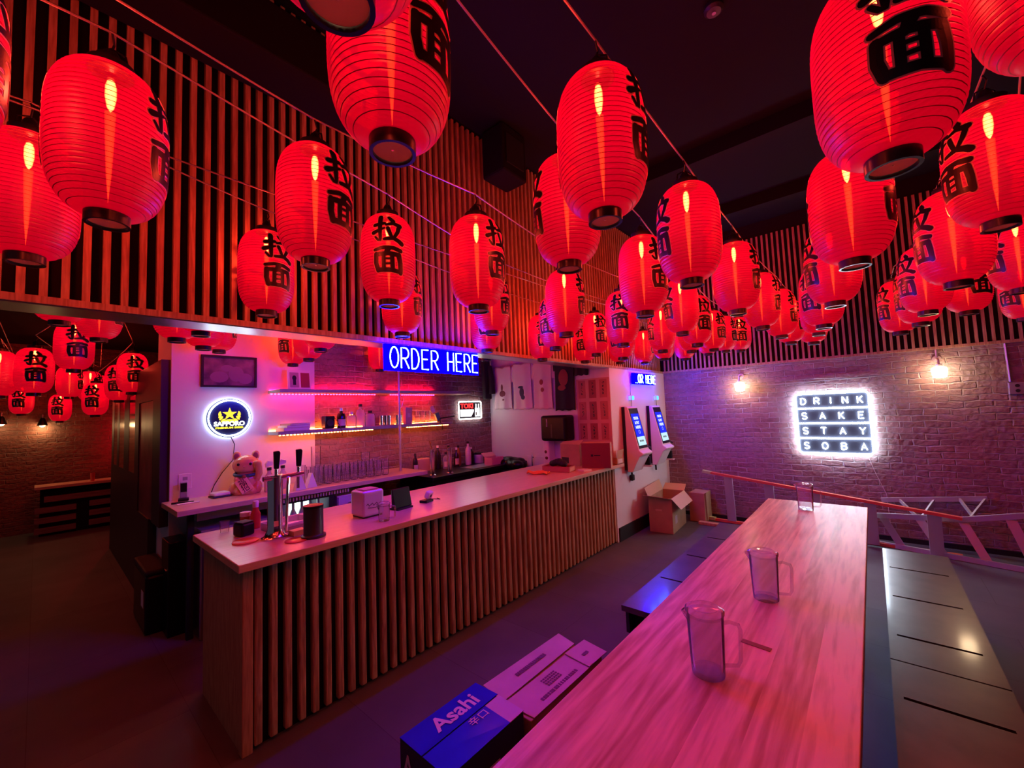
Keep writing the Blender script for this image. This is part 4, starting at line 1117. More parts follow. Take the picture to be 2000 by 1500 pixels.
def ring_tube(R, x, r, n=40):
    return MB().tube([(x, R * math.cos(2 * PI * i / n), R * math.sin(2 * PI * i / n)) for i in range(n)], r, 6, closed=True)
COOLW = emit('cool_white_neon', (0.72, 0.86, 1.0), 22.0)
HALO = emit('back_halo_led', (0.50, 0.66, 1.0), 34.0)
MB().lathe([(.172, .018), (.172, .034), (1e-5, .034)], 48, M=T).build('disc', pbsdf('navy_acrylic', (.02, .022, .06), .2), sg, smooth=True)
ring_tube(.158, .038, .006).build('neon_ring', COOLW, sg, smooth=True)
ring_tube(.160, .010, .005).build('halo_strip', HALO, sg, smooth=True)
YEL = emit('yellow_panel', (1.0, 0.80, 0.05), 1.3); WHT = emit('white_panel', (1.0, 1.0, 1.0), 2.2)
st = [(0 + (.058 if i % 2 == 0 else .023) * math.sin(PI * i / 5), .035 + (.058 if i % 2 == 0 else .023) * math.cos(PI * i / 5)) for i in range(10)]
mb = MB(); mb.extrude([(x_, y_, .0342) for x_, y_ in st], (0, 0, .004), T)
for sx in (-1, 1):
    for k_ in range(5):
        a = .9 - k_ * .33
        cx_, cy2 = sx * (.075 - .004 * k_ * k_ * .7), .04 - k_ * .02
        mb.ball((0, 0, 0), .010, .022, .002, 8, 6, M=T @ Matrix.Translation((cx_, cy2, .0355)) @ Matrix.Rotation(sx * (.25 + .2 * k_), 4, 'Z'))
mb.extrude([(-.05, -.035, .0342), (.05, -.035, .0342), (.06, -.02, .0342), (0, -.01, .0342), (-.06, -.02, .0342)], (0, 0, .002), T)
mb.build('star_emblem', YEL, sg)
mb = MB(); text(mb, 'SAPPORO', .05, T @ Matrix.Translation((0, -.052, .0365)), width=.235, height=.042, bold=.002); mb.build('brand_lettering', WHT, sg)
mb = MB(); text(mb, 'PREMIUM BEER', .02, T @ Matrix.Translation((0, -.087, .0365)), width=.215, height=.017, bold=.001); mb.build('small_lettering', YEL, sg)
MB().tube([(x_ + .012, y_ - 1.127, z_ - 1.637) for x_, y_, z_ in ((0, 1.14, 1.475), (.008, 1.17, 1.40), (0, 1.16, 1.26), (0, 1.08, 1.16), (.008, 1.02, 1.06), (.02, .99, .985))], .0035, 6).build('power_cord', M['cable'], sg)

# ------------------------------------------------------------------ lit signs
BLUEP = emit('blue_lit_acrylic', (0.00004, 0.0, 1.0), 80.0)
BLUEB = emit('blue_acrylic_back', (0.0001, 0.0, 1.0), 28.0)
BLUEN = emit('blue_white_neon', (0.30, 0.75, 1.0), 12.0)
def order_sign(name, label, loc, w_, h_, txt, lh, wl, gap, x0, r_):
    s_ = thing(name, label, 'sign', loc)
    MB().box(-.006, .012, -w_ / 2, w_ / 2, -h_ / 2, h_ / 2).build('panel', BLUEP, s_)
    MB().box(-.012, -.0062, -w_ / 2, w_ / 2, -h_ / 2, h_ / 2).build('back_panel', BLUEB, s_)
    for wd in txt.split(' '):
        mb_ = MB(); x0 += neon(mb_, wd, on_x(.02, x0, -lh / 2), lh, wl, gap, r_) + gap * 3.2 + wl * .35
        mb_.build('neon_word', BLUEN, s_, smooth=True)
    return s_
os_ = order_sign('order_sign', 'blue neon sign reading ORDER HERE under the slatted wall edge', (-2.35, 1.875, 1.982), .83, .172, 'ORDER HERE', .137, .064, .019, -.385, .0042)
for yy in (-.3, .3): MB().tube([(-.005, yy, .0865), (-.03, yy, .112)], .003, 5).build('hanger', M['wire'], os_)
oh_ = order_sign('order_sign', 'blue neon sign reading ..OR HERE on the pale wall above the kiosks', (XW + .032, 5.46, 1.968), .70, .148, '..OR HERE', .115, .066, .022, -.30, .0046)
MB().tube([(-.028, -.36, -.074), (-.028, -.37, -.22)], .002, 5).build('power_cord', M['cable'], oh_)
DW = emit('white_neon', (0.74, 0.87, 1.0), 34.0)
ds_ = thing('drink_sign', 'white neon sign reading DRINK SAKE STAY SOBA on the brick wall', 'sign', (-.373, YB - .02, 1.308))
W_, H_ = .70, .725
MB().box(-W_ / 2, W_ / 2, .0, .008, -H_ / 2, H_ / 2).build('panel', pbsdf('grey_acrylic', (.03, .033, .05), .3), ds_)
mb = MB()
def rrect(w_, h_, r_):
    p_ = []
    for cx_, cz_, a0 in ((w_ / 2 - r_, h_ / 2 - r_, 0), (-w_ / 2 + r_, h_ / 2 - r_, 90), (-w_ / 2 + r_, -h_ / 2 + r_, 180), (w_ / 2 - r_, -h_ / 2 + r_, 270)):
        p_ += [(cx_ + r_ * math.cos(math.radians(a0 + 22.5 * i)), -.014, cz_ + r_ * math.sin(math.radians(a0 + 22.5 * i))) for i in range(5)]
    return p_
mb.tube(rrect(W_, H_, .04), .011, 6, closed=True)
for k_ in (-1, 0, 1): mb.tube([(-W_ / 2, -.014, k_ * H_ / 4), (W_ / 2, -.014, k_ * H_ / 4)], .010, 6)
mb.build('neon_frame', DW, ds_, smooth=True)
mb = MB()
for i, wd in enumerate(('DRINK', 'SAKE', 'STAY', 'SOBA')):
    zc = H_ / 2 - H_ / 8 - i * H_ / 4; n_ = len(wd); sp_ = (W_ - .16) / (n_ - 1)
    for k_, ch in enumerate(wd):
        neon(mb, ch, on_my(-W_ / 2 + .08 + k_ * sp_ - .027, -.014, zc - .038), .076, .054, 0, .0052)
mb.build('neon_lettering', DW, ds_, smooth=True)
MB().tube([(.293, -.002, -.37), (.343, -.002, -.558), (.423, -.002, -.80), (.433, -.01, -1.19)], .003, 6).build('power_cord', M['white'], ds_)
tk = thing('toki_sign', 'small lit rectangular sign reading TOKI on the brick bar wall', 'sign', (XB - .03, 4.10, 1.638))
W_, H_ = .44, .245
box('panel', pbsdf('dark_acrylic', (.02, .02, .03), .3), (.001, .02, -W_ / 2, W_ / 2, -H_ / 2, H_ / 2), tk)
MB().tube([(.024, p_[0], p_[2]) for p_ in rrect(W_, H_, .02)], .008, 6, closed=True).build('neon_border', emit('warm_white_neon', (1, .95, .85), 9.0), tk, smooth=True)
mb = MB(); text(mb, 'TOKI', .1, on_x(.022, -.06, .058), width=.245, height=.075, bold=.004); mb.build('lettering', emit('red_panel', (1, .03, .03), 1.8), tk)
MB().extrude([(.0205, -.19, -.09), (.0205, .02, -.09), (.0205, .07, -.02), (.0205, .07, .01), (.0205, -.19, .01)], (.002, 0, 0)).build('white_field', WHT, tk)
T = on_x(.0205, .14, -.095)
mb = MB()
for dx in (-.022, .03):
    mb.extrude([(dx - .022, 0, 0), (dx + .022, 0, 0), (dx + .022, .11, 0), (dx + .009, .14, 0), (dx + .009, .185, 0), (dx - .009, .185, 0), (dx - .009, .14, 0), (dx - .022, .11, 0)], (0, 0, .002), T)
mb.build('bottle_shapes', WHT, tk)
MB().box(.0235, .0245, .106, .128, -.075, -.03).build('bottle_label', pbsdf('brown_label', (.25, .06, .03), .5), tk)

# ------------------------------------------------------------------ order kiosks
SCR = emit('blue_screen', (0.02, 0.025, 0.80), 1.0); SCRW = emit('pale_screen', (0.55, 0.82, 0.95), 0.9); SCRT = emit('screen_text', (0.75, 0.85, 1.0), 1.0)
KW = pbsdf('kiosk_white', (.82, .74, .78), .35)
def kiosk(y0, label):
    k_ = thing('order_kiosk', label, 'kiosk', (XW, y0, .79), 0, 'order kiosks')
    W_ = .29
    box('mount_plate', M['black'], (.0005, .035, -.005, .06, .02, .81), k_)
    prof = [(.036, .0), (.10, .0), (.20, .19), (.245, .215), (.25, .235), (.20, .27), (.076, .805), (.036, .81)]
    MB().extrude([(x_, 0, z_) for x_, z_ in prof][::-1], (0, W_, 0)).build('housing', KW, k_, bevel=.008)
    a = Vector((.20, 0, .27)); b_ = Vector((.076, 0, .805)); d = (b_ - a); L_ = d.length; d.normalize()
    nrm = Vector((d.z, 0, -d.x))
    T = Matrix(((0, d.x, nrm.x, a.x), (1, 0, 0, .0), (0, d.z, nrm.z, a.z), (0, 0, 0, 1)))   # x=along Y, y=up the slope, z=out
    MB().box(.02, W_ - .02, .02, L_ - .02, .0005, .004, T).build('screen_bezel', M['blackgloss'], k_)
    MB().box(.035, W_ - .035, .165, L_ - .09, .0042, .0055, T).build('screen', SCR, k_)
    MB().box(.035, W_ - .035, .055, .1645, .0042, .0055, T).build('screen_foot', SCRW, k_)
    mb_ = MB()
    for i, wd in enumerate(('ORDER', '& PAY', 'HERE')):
        text(mb_, wd, .05, T @ Matrix.Translation((W_ / 2, L_ - .15 - i * .058, .0058)), width=.14 if i != 1 else .125, height=.038, bold=.002, depth=.0004)
    mb_.lathe([(.022, 0), (.022, .0006), (.019, .0006), (.019, 0)], 16, M=T @ Matrix.Translation((W_ / 2, .225, .0056)), caps=False)
    mb_.build('screen_text', SCRT, k_)
    mb_ = MB(); 
    for i in range(4): mb_.box(.085 + i * .03, .105 + i * .03, .10, .122, .0057, .0062, T)
    mb_.build('screen_button', M['dkgrey'], k_)
    box('receipt_slot', M['grey'], (.2445, .2475, .04, .11, .218, .228), k_)
    ra = box('card_terminal', M['blackgloss'], (.12, .20, W_ + .002, W_ + .05, .06, .17), k_, bevel=.008)
    box('terminal_bracket', KW, (.10, .22, W_ + .0015, W_ + .06, .04, .055), k_)
    MB().extrude([(.13, W_ + .002, .33), (.21, W_ + .002, .27), (.21, W_ + .06, .27), (.13, W_ + .06, .33)], (.0, 0, .012)).build('scanner_arm', M['blackgloss'], k_)
    MB().tube([(.05, .08, 0), (.05, .085, -.04), (.045, .10, -.08)], .012, 8).build('cable_plug', M['black'], k_)
kiosk(4.82, 'left white order kiosk mounted on the pale wall')
kiosk(5.58, 'right white order kiosk nearer the brick wall corner')
for i, yy in enumerate((5.08, 5.90)):
    pa = thing('power_adapter', 'small white power adapter with added blue glow above the ' + ('left' if i == 0 else 'right') + ' kiosk', 'adapter', (XW, yy, 1.71), 0, 'power adapters')
    box('housing', M['white'], (.0005, .04, -.04, .04, -.03, .035), pa, bevel=.004)
    box('face_glow', emit('adapter_face_glow', (0.05, 0.35, 1.0), 3.0), (.0402, .042, -.034, .034, -.024, .029), pa)  # glowing sheet standing in for blue light on the white housing
    box('side_glow', emit('adapter_side_glow', (0.05, 0.06, 1.0), 7.0), (.001, .03, -.044, -.0405, -.025, .03), pa)  # second glowing sheet, added for the blue light at the housing's side
    MB().tube([(.02, 0, -.031), (.02, -.005, -.11)], .003, 5).build('cord', M['cable'], pa)
mbk = MB().box(XW + .0005, XW + .045, 4.93, 5.0, .665, .74)
tag(mbk.build('junction_box', M['black'], bevel=.012), 'black cable plug hanging from a hole under the left kiosk', 'cable box')

# ------------------------------------------------------------------ sconces, conduit
SC = emit('warm_lamp_glass', (1.0, 0.70, 0.40), 30.0)
def sconce(x, z, label):
    s_ = thing('wall_lamp', label, 'lamp', (x, YB - .13, z), 0, 'glass wall lamps')
    MB().lathe([(.028, -.058), (.052, -.05), (.058, 0), (.062, .03), (.055, .05), (.028, .062)], 24).build('glass_shade', SC, s_, smooth=True)
    MB().lathe([(.03, .0625), (.03, .085), (.012, .09)], 16).build('socket', M['conduit'], s_, smooth=True)
    MB().tube([(0, 0, .085), (0, .0, .13), (0, .06, .15), (0, .115, .15)], .009, 8).build('arm', M['conduit'], s_, smooth=True)
    MB().lathe([(.035, 0), (.035, .012)], 18, M=Matrix.Translation((0, .128, .15)) @ Matrix.Rotation(PI / 2, 4, 'X')).build('wall_plate', M['conduit'], s_)
sconce(-1.315, 1.805, 'left glowing glass wall lamp on the brick wall')
sconce(.553, 1.83, 'right glowing glass wall lamp on the brick wall')
tag(MB().tube([(.555, YB - .012, 2.0), (.555, YB - .012, 2.08)], .011, 8).build('conduit_pipe', M['conduit'], smooth=True), 'short vertical conduit above the right wall lamp', 'pipe')
tag(MB().tube([(-1.2, YB - .01, 1.815), (-.9, YB - .012, 1.815), (.5, YB - .012, 1.85)], .0055, 8).build('conduit_pipe', M['conduit'], smooth=True), 'thin horizontal conduit between the two wall lamps', 'pipe')
tag(MB().tube([(1.033, YB - .014, 2.08), (1.04, YB - .014, 1.70)], .011, 8).build('conduit_pipe', M['conduit'], smooth=True), 'vertical conduit down to the outlet box at the right edge', 'pipe')
eb = thing('outlet_box', 'grey metal outlet box on the brick at the right edge of the photo', 'outlet', (1.075, YB, 1.63))
box('box', M['conduit'], (-.055, .055, -.05, -.0005, -.055, .06), eb, bevel=.004)
for zz in (-.022, .028): MB().lathe([(.016, 0), (.016, .003)], 14, M=Matrix.Translation((0, -.0503, zz)) @ Matrix.Rotation(PI / 2, 4, 'X')).build('socket', M['black'], eb)

# ------------------------------------------------------------------ passage and far room on the left
pt = thing('partition', 'dark partition with three tall mirrored strips at the passage', 'partition', (-6.05, .69, 0))
dk = pbsdf('dark_stained_wood', (.03, .016, .018), .45)
def rel(x0, x1, z0, z1): return (x0 + 6.05, x1 + 6.05, -.03, .029, z0, z1)
box('lower_panel', dk, rel(-7.72, -5.50, 0, 1.115), pt)
box('header', dk, rel(-7.72, -5.50, 1.92, 2.14), pt)
for a, b_ in ((-7.72, -7.5), (-7.17, -6.97), (-6.54, -6.15), (-5.74, -5.50)): box('post', dk, rel(a, b_, 1.1155, 1.9195), pt)
mir = pbsdf('dark_mirror', (.55, .5, .5), .12, metal=1.0)
for a, b_ in ((-7.5, -7.17), (-6.97, -6.54), (-6.15, -5.74)): box('mirror_strip', mir, (a + 6.051, b_ + 6.049, -.028, .02, 1.116, 1.919), pt)
box('door_frame', dk, rel(-5.499, -4.4, 1.82, 2.14), pt)
box('kick_panel', dk, rel(-5.499, -4.9, 0, .77), pt)
box('brown_panel', pbsdf('marbled_brown_board', (.15, .06, .065), .35, noise=(5, .5)), (-5.499 + 6.05, -4.74 + 6.05, -.02, .02, .7705, 1.8195), pt)
box('jamb', dk, rel(-4.7395, -4.4, .7705, 1.8195), pt)
pb_ = thing('pallet_bench', 'slatted counter bench of stacked planks along the far brick wall', 'bench', (-9.62, .45, 0))
pw = wood('grey_plank', (.20, .11, .10), (.34, .2, .18), 'Y', rough=.7, knots=False)
box('top_board', M['ctop'], (-.2, .2, -.46, .62, .70, .745), pb_, bevel=.006)
def plank(y0, y1, z0): MB().box(.12, .15, y0, y1, z0, z0 + .085).build('plank', pw, pb_, bevel=.003)
plank(-.36, .6, .50)
for z0 in (.04, .19, .34):
    plank(-.45, -.02, z0); plank(.12, .6, z0 + .02)
box('core', M['void'], (-.2, .1, -.4, .58, 0, .699), pb_)
o = MB().lathe([(.024, 0), (.028, .13), (.026, .13), (.022, .003), (1e-5, .003)], 14, caps=False).build('cup', pbsdf('red_cup', (.6, .1, .08), .4), None, smooth=True)
o.location = (-9.5, .60, .7455); tag(o, 'tall cup standing on the slatted counter bench in the far room', 'cup')
def glow_lamp(loc, label, pw_):
    s_ = thing('wall_lamp', label, 'lamp', loc, 0, 'far room lamps')
    MB().lathe([(.02, .12), (.03, .1), (.06, 0), (.055, 0), (.028, .095)], 18, caps=False).build('lamp_shade', M['blackgloss'], s_, smooth=True)
    MB().ball((0, 0, .01), .035).build('bulb', emit('far_bulb', (1, .62, .28), 12), s_, smooth=True)
    MB().tube([(0, 0, .12), (0, 0, .17), (-.14, 0, .17)], .008, 8).build('arm', M['wire'], s_)
    l_ = bpy.data.lights.new('bulb_light', 'POINT'); l_.energy = pw_; l_.color = (1, .62, .26); l_.shadow_soft_size = .03
    lo = bpy.data.objects.new('bulb_light', l_); COL.objects.link(lo); lo.parent = s_; lo.location = (0, 0, -.04)
rt_ = thing('light_tube', 'red light tube on the far brick wall behind the dark partition', 'lamp', (-9.72, 1.12, 1.1))
MB().lathe([(.012, 0), (.012, .7)], 10).build('tube', emit('red_tube', (1.0, .004, .03), 45.0), rt_, smooth=True)
for z_ in (-.01, .70): box('end_cap', M['black'], (-.279, .015, -.015, .015, z_, z_ + .012), rt_)
glow_lamp((-9.90, .05, 1.66), 'small lamp lighting the far brick wall above the slatted bench', 3.5)
glow_lamp((-9.86, -.36, 1.70), 'small bright lamp at the left edge of the far room', 1.2)
# ------------------------------------------------------------------ paper lanterns
LR, LH = .1225, .45
def lantern_radius(z):
    t_ = (z - .026) / .402
    t_ = min(1, max(0, t_)); s_ = abs(2 * t_ - 1)
    return .043 + (LR - .043) * (1 - s_ ** 3.6) ** .56
prof = []
NR = 30
for i in range(NR * 3 + 1):
    z = .026 + .402 * i / (NR * 3)
    rib = .0018 if i % 3 else -.0014
    prof.append((lantern_radius(z) + rib, z))
def glyph(strokes, S, cz, off, grow):
    """brush strokes wrapped on the lantern skin"""
    mb = MB()
    def P(gx, gy):
        z = cz + gy * S; r_ = lantern_radius(z) + off
        a = gx * S / LR
        return (r_ * math.cos(a), r_ * math.sin(a), z)
    for pts, w0, w1 in strokes:
        w0 = w0 * 1.3 + grow; w1 = w1 * 1.3 + grow
        fine = []
        for (ax, ay), (bx, by) in zip(pts[:-1], pts[1:]):
            n = max(1, int(math.hypot(bx - ax, by - ay) / .05))
            fine += [(ax + (bx - ax) * i / n, ay + (by - ay) * i / n) for i in range(n)]
        fine.append(pts[-1])
        m_ = len(fine)
        L_, R_ = [], []
        for i, (x, y) in enumerate(fine):
            a = fine[max(0, i - 1)]; b = fine[min(m_ - 1, i + 1)]
            dx, dy = b[0] - a[0], b[1] - a[1]; d = math.hypot(dx, dy) or 1
            w_ = (w0 + (w1 - w0) * i / max(1, m_ - 1)) / 2
            nx, ny = -dy / d * w_, dx / d * w_
            L_.append((x + nx, y + ny)); R_.append((x - nx, y - ny))
        v = []
        for i in range(m_): v += [P(*L_[i]), P(*fine[i]), P(*R_[i])]
        f = []
        for i in range(m_ - 1):
            a = i * 3; f += [(a, a + 1, a + 4, a + 3), (a + 1, a + 2, a + 5, a + 4)]
        mb.add(v, f)
        for (x, y), w_ in ((fine[0], w0 / 2), (fine[-1], w1 / 2)):
            c_ = [P(x, y)] + [P(x + w_ * math.cos(2 * PI * k / 10), y + w_ * math.sin(2 * PI * k / 10)) for k in range(10)]
            mb.add(c_, [(0, 1 + k, 1 + (k + 1) % 10) for k in range(10)])
    return mb
LA = [([(-.46, .17), (-.10, .25)], .11, .09), ([(-.26, .5), (-.26, -.1), (-.25, -.40), (-.33, -.40), (-.43, -.28)], .15, .06), ([(-.5, -.12), (-.1, .06)], .12, .05),
      ([(.08, .5), (.22, .36)], .11, .14), ([(-.04, .19), (.2, .27), (.47, .20)], .07, .14), ([(.02, .06), (.14, -.26)], .11, .09), ([(.41, .10), (.36, -.06), (.22, -.30)], .12, .08), ([(-.12, -.37), (.2, -.31), (.40, -.40), (.5, -.48)], .08, .14)]
MEN = [([(-.47, .36), (-.15, .45), (.2, .45), (.47, .37)], .09, .13), ([(.02, .42), (-.08, .2)], .16, .12), ([(-.42, .2), (-.43, -.15), (-.36, -.42)], .13, .13), ([(-.42, .18), (0, .23), (.40, .20)], .12, .14),
       ([(.40, .2), (.45, -.1), (.47, -.48)], .15, .13), ([(-.36, -.40), (.1, -.39), (.45, -.44)], .13, .12), ([(-.15, .18), (-.15, -.38)], .11, .11), ([(.15, .2), (.17, -.38)], .12, .12), ([(-.13, .02), (.14, .04)], .06, .06), ([(-.13, -.17), (.14, -.14)], .06, .06)]
def lettering(off, grow, half):
    a = glyph(LA, .122, .318, off, grow); b = glyph(MEN, .118, .182, off, grow)
    a.add(b.v, b.f)
    if half: a.v = [(-x, -y, z) for x, y, z in a.v]
    return a

ROWS = [
 # name, x, y, z (bottom), facing, label
 ('m0', -1.30, -.18, 2.12, 1.20, 'red lantern sliced by the left edge of the photo, highest of those on that edge'),
 ('m1', -1.51, .11, 2.14, 1.12, 'large red lantern at upper left with its characters on its right edge'),
 ('m2', -2.04, -.04, 2.14, -1.23, 'red lantern low at the left photo edge, partly behind the large upper left one'),
 ('m3', -1.44, .63, 2.13, .39, 'red lantern just right of a smaller one, above the black tap handles'),
 ('m4', -2.25, .74, 2.12, .09, 'smaller red lantern against the slats, above the golden cat'),
 ('m5', -1.67, 1.07, 2.11, -.59, 'red lantern with both characters facing the camera, left of the ORDER HERE sign'),
 ('m6', -2.23, 1.52, 2.10, .52, 'pinkish lantern hanging right above the ORDER letters, behind another one'),
 ('m7', -1.30, 1.29, 2.05, .11, 'red lantern hanging just right of and above the ORDER HERE sign'),
 ('m8', -1.94, 2.05, 2.13, .20, 'lantern with a blue-lit left side above the word HERE'),
 ('m9', -2.27, 2.33, 2.07, -.80, 'lowest blue-tinted lantern touching the right end of the ORDER HERE sign'),
 ('m10', -.71, .47, 2.14, .20, 'huge red lantern at top centre-left with a large black character on its right'),
 ('m11', -.48, .24, 2.13, -1.57, 'nearest lantern overhead, only its black bottom ring showing at the top edge'),
 ('m12', -.53, 1.04, 2.12, .10, 'large red lantern at top centre right, in front of another lantern'),
 ('m13', -.82, 1.30, 2.12, -2.33, 'red lantern half hidden behind the large top centre one'),
 ('m14', -.53, 1.78, 2.09, -2.40, 'lantern with characters on its left edge, second in line behind the large top centre one'),
 ('m15', -.87, 2.10, 2.07, -.33, 'red lantern with characters at right, left of and below the one over the room centre'),
 ('m16', -.56, 2.72, 2.12, -.12, 'third lantern in the receding middle row, no characters facing the camera'),
 ('m17', -1.44, 2.21, 2.06, .20, 'slim-looking lantern with a blue left edge in front of the hung shirts'),
 ('m18', -1.87, 2.70, 2.07, -1.55, 'lantern with blue-lit characters behind the slim-looking one over the shirts'),
 ('m19', -2.27, 3.06, 2.05, -.73, 'leftmost of the lanterns clustered over the hung shirts, against the slats'),
 ('m20', -2.02, 3.62, 2.11, -.54, 'small lantern with characters at right over the paper menu sheet'),
 ('m21', -2.27, 3.82, 2.08, -1.24, 'small lantern peeking out left of and below the one over the menu sheet'),
 ('m22', -1.41, 2.95, 2.06, -1.28, 'lantern with two clear characters left of the OR HERE sign'),
 ('m23', -1.78, 3.70, 2.05, -1.65, 'lantern partly hidden below the one with two clear characters near the kiosks'),
 ('m23b', -2.27, 4.63, 2.12, -1.11, 'farthest small lantern against the slats above the left kiosk'),
 ('m24', -2.17, 5.13, 2.14, .08, 'narrow lantern with a blue bottom ring right above the OR HERE sign'),
 ('m25', -1.47, 3.91, 2.10, -2.33, 'lantern with characters at its left edge just right of the OR HERE sign'),
 ('m26', -1.04, 3.19, 2.12, -2.27, 'lantern with blue-lit characters at left, over the room corner'),
 ('m25b', -1.85, 4.96, 2.14, -1.21, 'small purple-edged lantern low in the room corner'),
 ('m25c', -1.78, 5.50, 2.17, -.93, 'small lantern right of the purple-edged one in the room corner'),
 ('m27', -1.07, 3.63, 2.08, -.70, 'lantern with characters at right, first of a close file left of the wall lamp'),
 ('m27b', -1.37, 4.44, 2.13, -1.27, 'lantern mostly hidden behind the first of the close file near the corner'),
 ('m28', -1.22, 4.69, 2.15, -.47, 'second lantern of the close file left of the brick wall lamp'),
 ('m28b', -1.47, 5.40, 2.19, -1.30, 'lantern deep in the close file, only its lower left showing'),
 ('m29', -1.25, 5.30, 2.19, -.22, 'third lantern of the close file, bright streak on it, above the left wall lamp'),
 ('m30', -1.17, 5.68, 2.22, -1.27, 'last small lantern of the close file just left of the slats over the wall lamp'),
 ('m38', -.58, 3.59, 2.14, -.16, 'fourth lantern of the receding middle row, right of the one without characters'),
 ('m39', -.55, 4.24, 2.14, -.32, 'fifth lantern of the receding middle row, plain side to the camera'),
 ('m40', -.55, 4.79, 2.14, -.34, 'sixth and smallest lantern of the receding middle row'),
 ('m36', -.11, 2.80, 2.09, -2.55, 'lantern with characters at left, second in the row of the huge upper right one'),
 ('m37', -.21, 3.52, 2.08, -2.09, 'lantern with characters at left, third in the row, over the white neon sign'),
 ('m37b', -.30, 4.37, 2.14, -1.50, 'lantern below the third of the right row, its base above the neon sign'),
 ('m37c', -.39, 5.02, 2.14, -1.49, 'farthest lantern of the right row, lowest over the white neon sign'),
 ('m31', -.01, 1.93, 2.07, -.24, 'big red lantern directly below the huge upper right one, plain side facing'),
 ('m32', .07, 1.18, 2.08, -1.28, 'huge red lantern at upper right, one large character facing the camera'),
 ('m33', .37, 2.12, 2.15, -2.59, 'big red lantern cut by the right edge with two dark blue characters at its left'),
 ('m34', .32, 1.20, 2.18, -1.84, 'lantern cut by the top right corner of the photo'),
 ('m35', .32, 2.62, 2.06, -2.71, 'red lantern with two characters at left below the one cut by the right edge'),
 ('m41', .30, 3.59, 2.09, -2.50, 'smaller lantern with characters behind the lower left of the one below the right-edge lantern'),
 ('m42', .30, 4.08, 2.085, -2.76, 'lantern tucked behind, bottom ring just over the right wall lamp'),
 ('m43', .21, 4.44, 2.08, -2.55, 'leftmost and lowest lantern of the right-hand cluster, small characters at its left'),
 ('m44', .55, 4.20, 2.14, -1.06, 'plain lantern right in the right-hand cluster, over the right wall lamp'),
 ('m45', .67, 3.55, 2.14, -2.69, 'lantern at the right edge below the big cut one, characters at its left'),
 ('m46', .94, 4.99, 2.14, -2.40, 'small lantern lowest at the right edge above the conduit pipe'),
 ('a', -5.62, -.03, 1.90, .06, 'lantern with two characters facing, at left in the passage beyond the bar'),
 ('a0', -5.89, -.24, 1.89, -1.08, 'passage lantern cut by the left photo edge'),
 ('b', -5.07, .19, 2.07, .11, 'higher passage lantern with the lower character clear, right of the left one'),
 ('c', -5.72, .63, 1.92, .09, 'passage lantern with two characters facing, beside the white wall end'),
 ('c2', -6.44, .60, 1.87, -.40, 'passage lantern half hidden behind the one beside the white wall end'),
 ('d', -7.84, .26, 1.98, 1.09, 'passage lantern below the higher one, plain side to the camera'),
 ('e', -8.05, .46, 1.94, 1.06, 'passage lantern with characters on its right edge, in the middle of the group'),
 ('f', -8.53, .59, 1.93, -.37, 'small dim passage lantern in the middle of the group behind others'),
 ('g1', -4.08, .27, 2.20, 1.05, 'passage lantern cut by the slatted wall edge, right one of the two highest'),
 ('g0', -3.54, .07, 2.20, -.32, 'passage lantern cut by the slatted wall edge, left one of the two highest'),
 ('h', -9.30, -.16, 1.81, -.29, 'small far passage lantern low at the left photo edge'),
 ('i', -9.30, .22, 1.69, -.33, 'lowest lantern in the far room, above the slatted counter bench'),
 ('j', -7.35, .47, 1.73, -.37, 'low far passage lantern seen just left of the dark partition slots'),
 ('b1', -3.25, .56, 2.11, 1.08, 'leftmost lantern behind the metal wall edge, over the white wall corner'),
 ('b2', -2.95, .62, 2.11, 1.05, 'lantern base second from left under the metal wall edge'),
 ('b3', -3.50, .75, 2.11, 1.04, 'lantern above the left side of the framed picture'),
 ('b4', -4.03, .97, 2.17, 1.02, 'rear lantern just above the framed picture'),
 ('b5', -4.17, 1.60, 2.11, -1.14, 'lantern with characters at left above the white double card frame'),
 ('b6', -3.17, 1.42, 2.11, .83, 'lantern base highest under the metal edge, over the red-lit shelf'),
 ('b7', -3.74, 1.57, 2.11, .86, 'lantern right of and behind the one above the white card frame'),
 ('b9', -4.22, 2.56, 2.11, .71, 'magenta-lit lantern cut off by the left end of the ORDER HERE panel'),
 ('b10', -2.87, 2.93, 2.11, .46, 'lantern behind the right end of the ORDER HERE sign'),
]
proto = None
bulb_data = bpy.data.lights.new('lantern_light', 'POINT')
bulb_data.energy = LAMP_W
bulb_data.color = (1.0, 0.50, 0.27)
bulb_data.shadow_soft_size = .028
